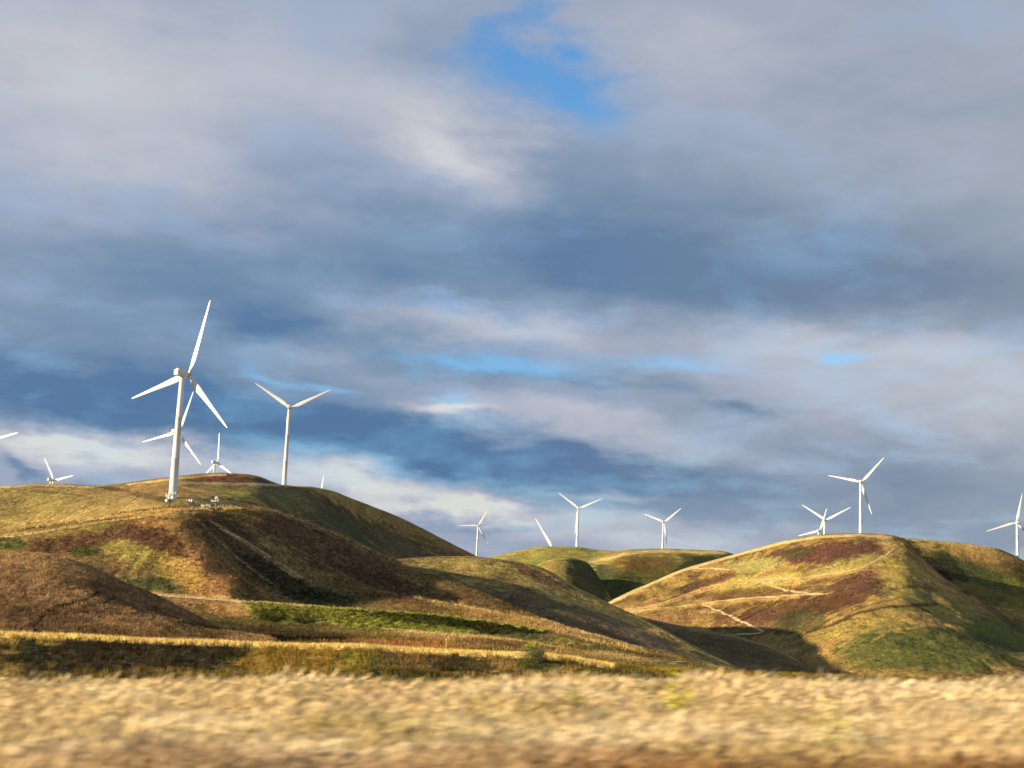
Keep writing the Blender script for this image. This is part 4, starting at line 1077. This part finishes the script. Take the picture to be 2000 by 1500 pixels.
for i, (u, w_, hh_, mt_, lb) in enumerate([
    (395, 1.5, 2.0, m_panel, 'white equipment box at the left end of the cabinet row on the hill shoulder'),
    (400, 1.3, 1.9, m_cab, 'grey equipment cabinet next to the white end box'),
    (404.5, 1.3, 2.2, m_cab, 'tall grey equipment cabinet, the highest in the row on the hill shoulder'),
    (409, 1.3, 1.8, m_cab, 'grey equipment cabinet at the right end of the row beside the short mast'),
]):
    x, y = site(u, 797)
    cb = empty('equipment_cabinet', (x, y, ground_at(x, y) - .05)); tag(cb, lb, 'cabinet', 'equipment cabinets on the hill shoulder')
    MB().box((0, 0, hh_ / 2 + .3), (w_, 1.2, hh_)).build('body', mt_, cb)
    MB().box((0, 0, hh_ + .36), (w_ + .16, 1.36, .1)).build('lid', m_cab, cb)
    MB().box((0, -.63, hh_ / 2 + .3), (w_ * .8, .06, hh_ * .85)).box((w_ * .28, -.69, hh_ / 2 + .3), (.06, .05, .3)).build('door', mt_, cb)
    MB().box((0, 0, .1), (w_ + .3, 1.5, .4)).build('plinth', m_conc, cb)

# low wire fence beside the short mast
fx = [site(u, 799 + (u - 424) * .2) for u in (426, 431, 436, 441, 446, 451)]
fz = [ground_at(*q) for q in fx]
fo = empty('wire_fence', (fx[0][0], fx[0][1], fz[0])); tag(fo, 'low pale wire fence running right from the short mast over the hill shoulder', 'fence')
for q, z in zip(fx, fz):
    MB().tube((q[0] - fx[0][0], q[1] - fx[0][1], z - fz[0] - .2), (q[0] - fx[0][0], q[1] - fx[0][1], z - fz[0] + 1.7), .09, .09, 6).build('post', m_panel, fo)
for hh_ in (.5, 1.0, 1.5):
    wb = MB()
    for (q, z), (q2, z2) in zip(list(zip(fx, fz))[:-1], list(zip(fx, fz))[1:]):
        wb.tube((q[0] - fx[0][0], q[1] - fx[0][1], z - fz[0] + hh_), (q2[0] - fx[0][0], q2[1] - fx[0][1], z2 - fz[0] + hh_), .03, .03, 5)
    wb.build('wire', m_panel, fo)
# dark worn pad under the short mast
x, y = site(421, 779)
V_ = []; n = 40
for r_ in (0, .5, 1):
    for i in range(n):
        t_ = 2 * math.pi * i / n; q = r_ * (1 + .15 * math.sin(3 * t_) + .1 * math.sin(7 * t_ + 1))
        xx, yy = x + 3.4 * q * math.cos(t_), y + 4.5 * q * math.sin(t_)
        V_.append((xx, yy, ground_at(xx, yy) + .15))
f = [(k * n + i, k * n + (i + 1) % n, (k + 1) * n + (i + 1) % n, (k + 1) * n + i) for k in range(2) for i in range(n)]
pad = mesh_obj('bare_earth', V_, f, principled('dark_earth', (.045, .028, .020), 1.0, vary=.3, scale=.8)); pad['kind'] = 'structure'

# ------------------------------------------------------------------ marker post on the near bank
d = ray(871, 1270)
x, y = d[0] * 128, 128
ps = empty('marker_post', (x, y, terrain(x, y) - .1)); tag(ps, 'thin yellowish marker post standing alone behind the near bank left of centre', 'post')
zt = ray(871, 1249)[2] * y - terrain(x, y)
MB().box((0, 0, zt / 2), (.09, .09, zt + .1)).build('shaft', principled('yellow_paint', (.62, .42, .10), .6, vary=.2, scale=3), ps)
MB().box((0, 0, zt + .09), (.12, .12, .10)).build('cap', principled('post_cap', (.70, .60, .40), .6), ps)

# ------------------------------------------------------------------ cattle on the pale hill
def cow_mesh():
    me = bpy.data.meshes.new('cow_skeleton')
    v = [(0, 0, 1.15), (.55, 0, 1.2), (.95, 0, 1.25), (1.25, 0, 1.1), (1.6, 0, .75), (1.8, 0, .5), (-.55, 0, 1.2), (-.85, 0, 1.2)]
    r = [.42, .40, .30, .22, .19, .10, .40, .26]
    e = [(0, 1), (1, 2), (2, 3), (3, 4), (4, 5), (0, 6), (6, 7)]
    for (bx_, k, s1) in ((.62, 1, 1), (.62, 1, -1), (-.62, 6, 1), (-.62, 6, -1)):
        i = len(v); v += [(bx_, .24 * s1, .75), (bx_ + (.03 if k == 1 else -.06), .24 * s1, .4), (bx_, .24 * s1, .02)]; r += [.15, .085, .08]
        e += [(k, i), (i, i + 1), (i + 1, i + 2)]
    i = len(v); v += [(-1.02, 0, 1.05), (-1.05, 0, .5)]; r += [.05, .04]; e += [(7, i), (i, i + 1)]
    me.from_pydata(v, e, [])
    o = bpy.data.objects.new('cow_skeleton', me); C.objects.link(o)
    md = o.modifiers.new('s', 'SKIN')
    for k, q in enumerate(me.skin_vertices[0].data): q.radius = (r[k], r[k]); q.use_root = (k == 0)
    o.modifiers.new('d', 'SUBSURF').levels = 1
    dg = bpy.context.evaluated_depsgraph_get(); dg.update()
    out = bpy.data.meshes.new_from_object(o.evaluated_get(dg)); out.name = 'cow'
    bpy.data.objects.remove(o)
    out.materials.clear(); out.materials.append(principled('dark_hide', (.030, .020, .015), .8, vary=.3, scale=2))
    return out
ME_COW = cow_mesh()
COWS = [(995, 1089), (1005, 1087), (1009, 1083), (1011, 1085), (1015, 1085), (1020, 1086.5), (1018.5, 1083), (1021, 1081), (1024.5, 1082), (1029, 1079.5), (1032, 1084.6), (1050, 1074), (1054, 1076), (1072, 1072), (1062, 1089),
        (1127, 1073), (1136, 1075), (1108, 1083), (1115, 1083), (1112, 1085), (1156, 1084), (1154, 1089), (1157, 1087), (1164, 1086), (1132, 1088.5), (1162, 1078)]
ORD = ['leftmost', 'second from the left', 'third from the left', 'fourth from the left', 'fifth from the left', 'sixth from the left', 'seventh from the left', 'eighth from the left', 'ninth from the left', 'tenth from the left', 'rightmost']
COW_LABEL = {}
def cow_group(test, text):
    ids = sorted([i for i, (u, v) in enumerate(COWS) if test(u)], key=lambda i: COWS[i][0])
    for k, i in enumerate(ids):
        COW_LABEL[i] = ('tiny dark cow, ' + (ORD[k] if k < len(ids) - 1 else 'rightmost') + ' ' if len(ids) > 1 else 'tiny dark cow ') + text
cow_group(lambda u: u < 1040, 'of the herd on the pale hill')
cow_group(lambda u: u in (1050, 1054), 'of two above the herd')
cow_group(lambda u: u == 1072, 'alone just below the crest of the pale hill')
cow_group(lambda u: u == 1062, 'alone low down, right of the herd')
cow_group(lambda u: u in (1127, 1136), 'of two at the foot of the pale hill turbine')
cow_group(lambda u: u in (1108, 1112, 1115), 'of three midway down the pale hill')
cow_group(lambda u: u == 1132, 'alone just above the dark knob')
cow_group(lambda u: u == 1162, 'near the skyline right of the pale hill turbine')
cow_group(lambda u: u in (1154, 1156, 1157, 1164), 'of four near the dip at right')
for i, (u, v) in enumerate(COWS):
    p = hit('far', u, v)
    o = bpy.data.objects.new('cow', ME_COW); C.objects.link(o)
    o.location = (p[0], p[1], p[2] + .0); o.rotation_euler = (0, 0, rng.uniform(0, 6.28)); o.scale = (1.15,) * 3
    lb = COW_LABEL[i]
    tag(o, lb, 'cow', 'dark cattle grazing on the far pale hill')
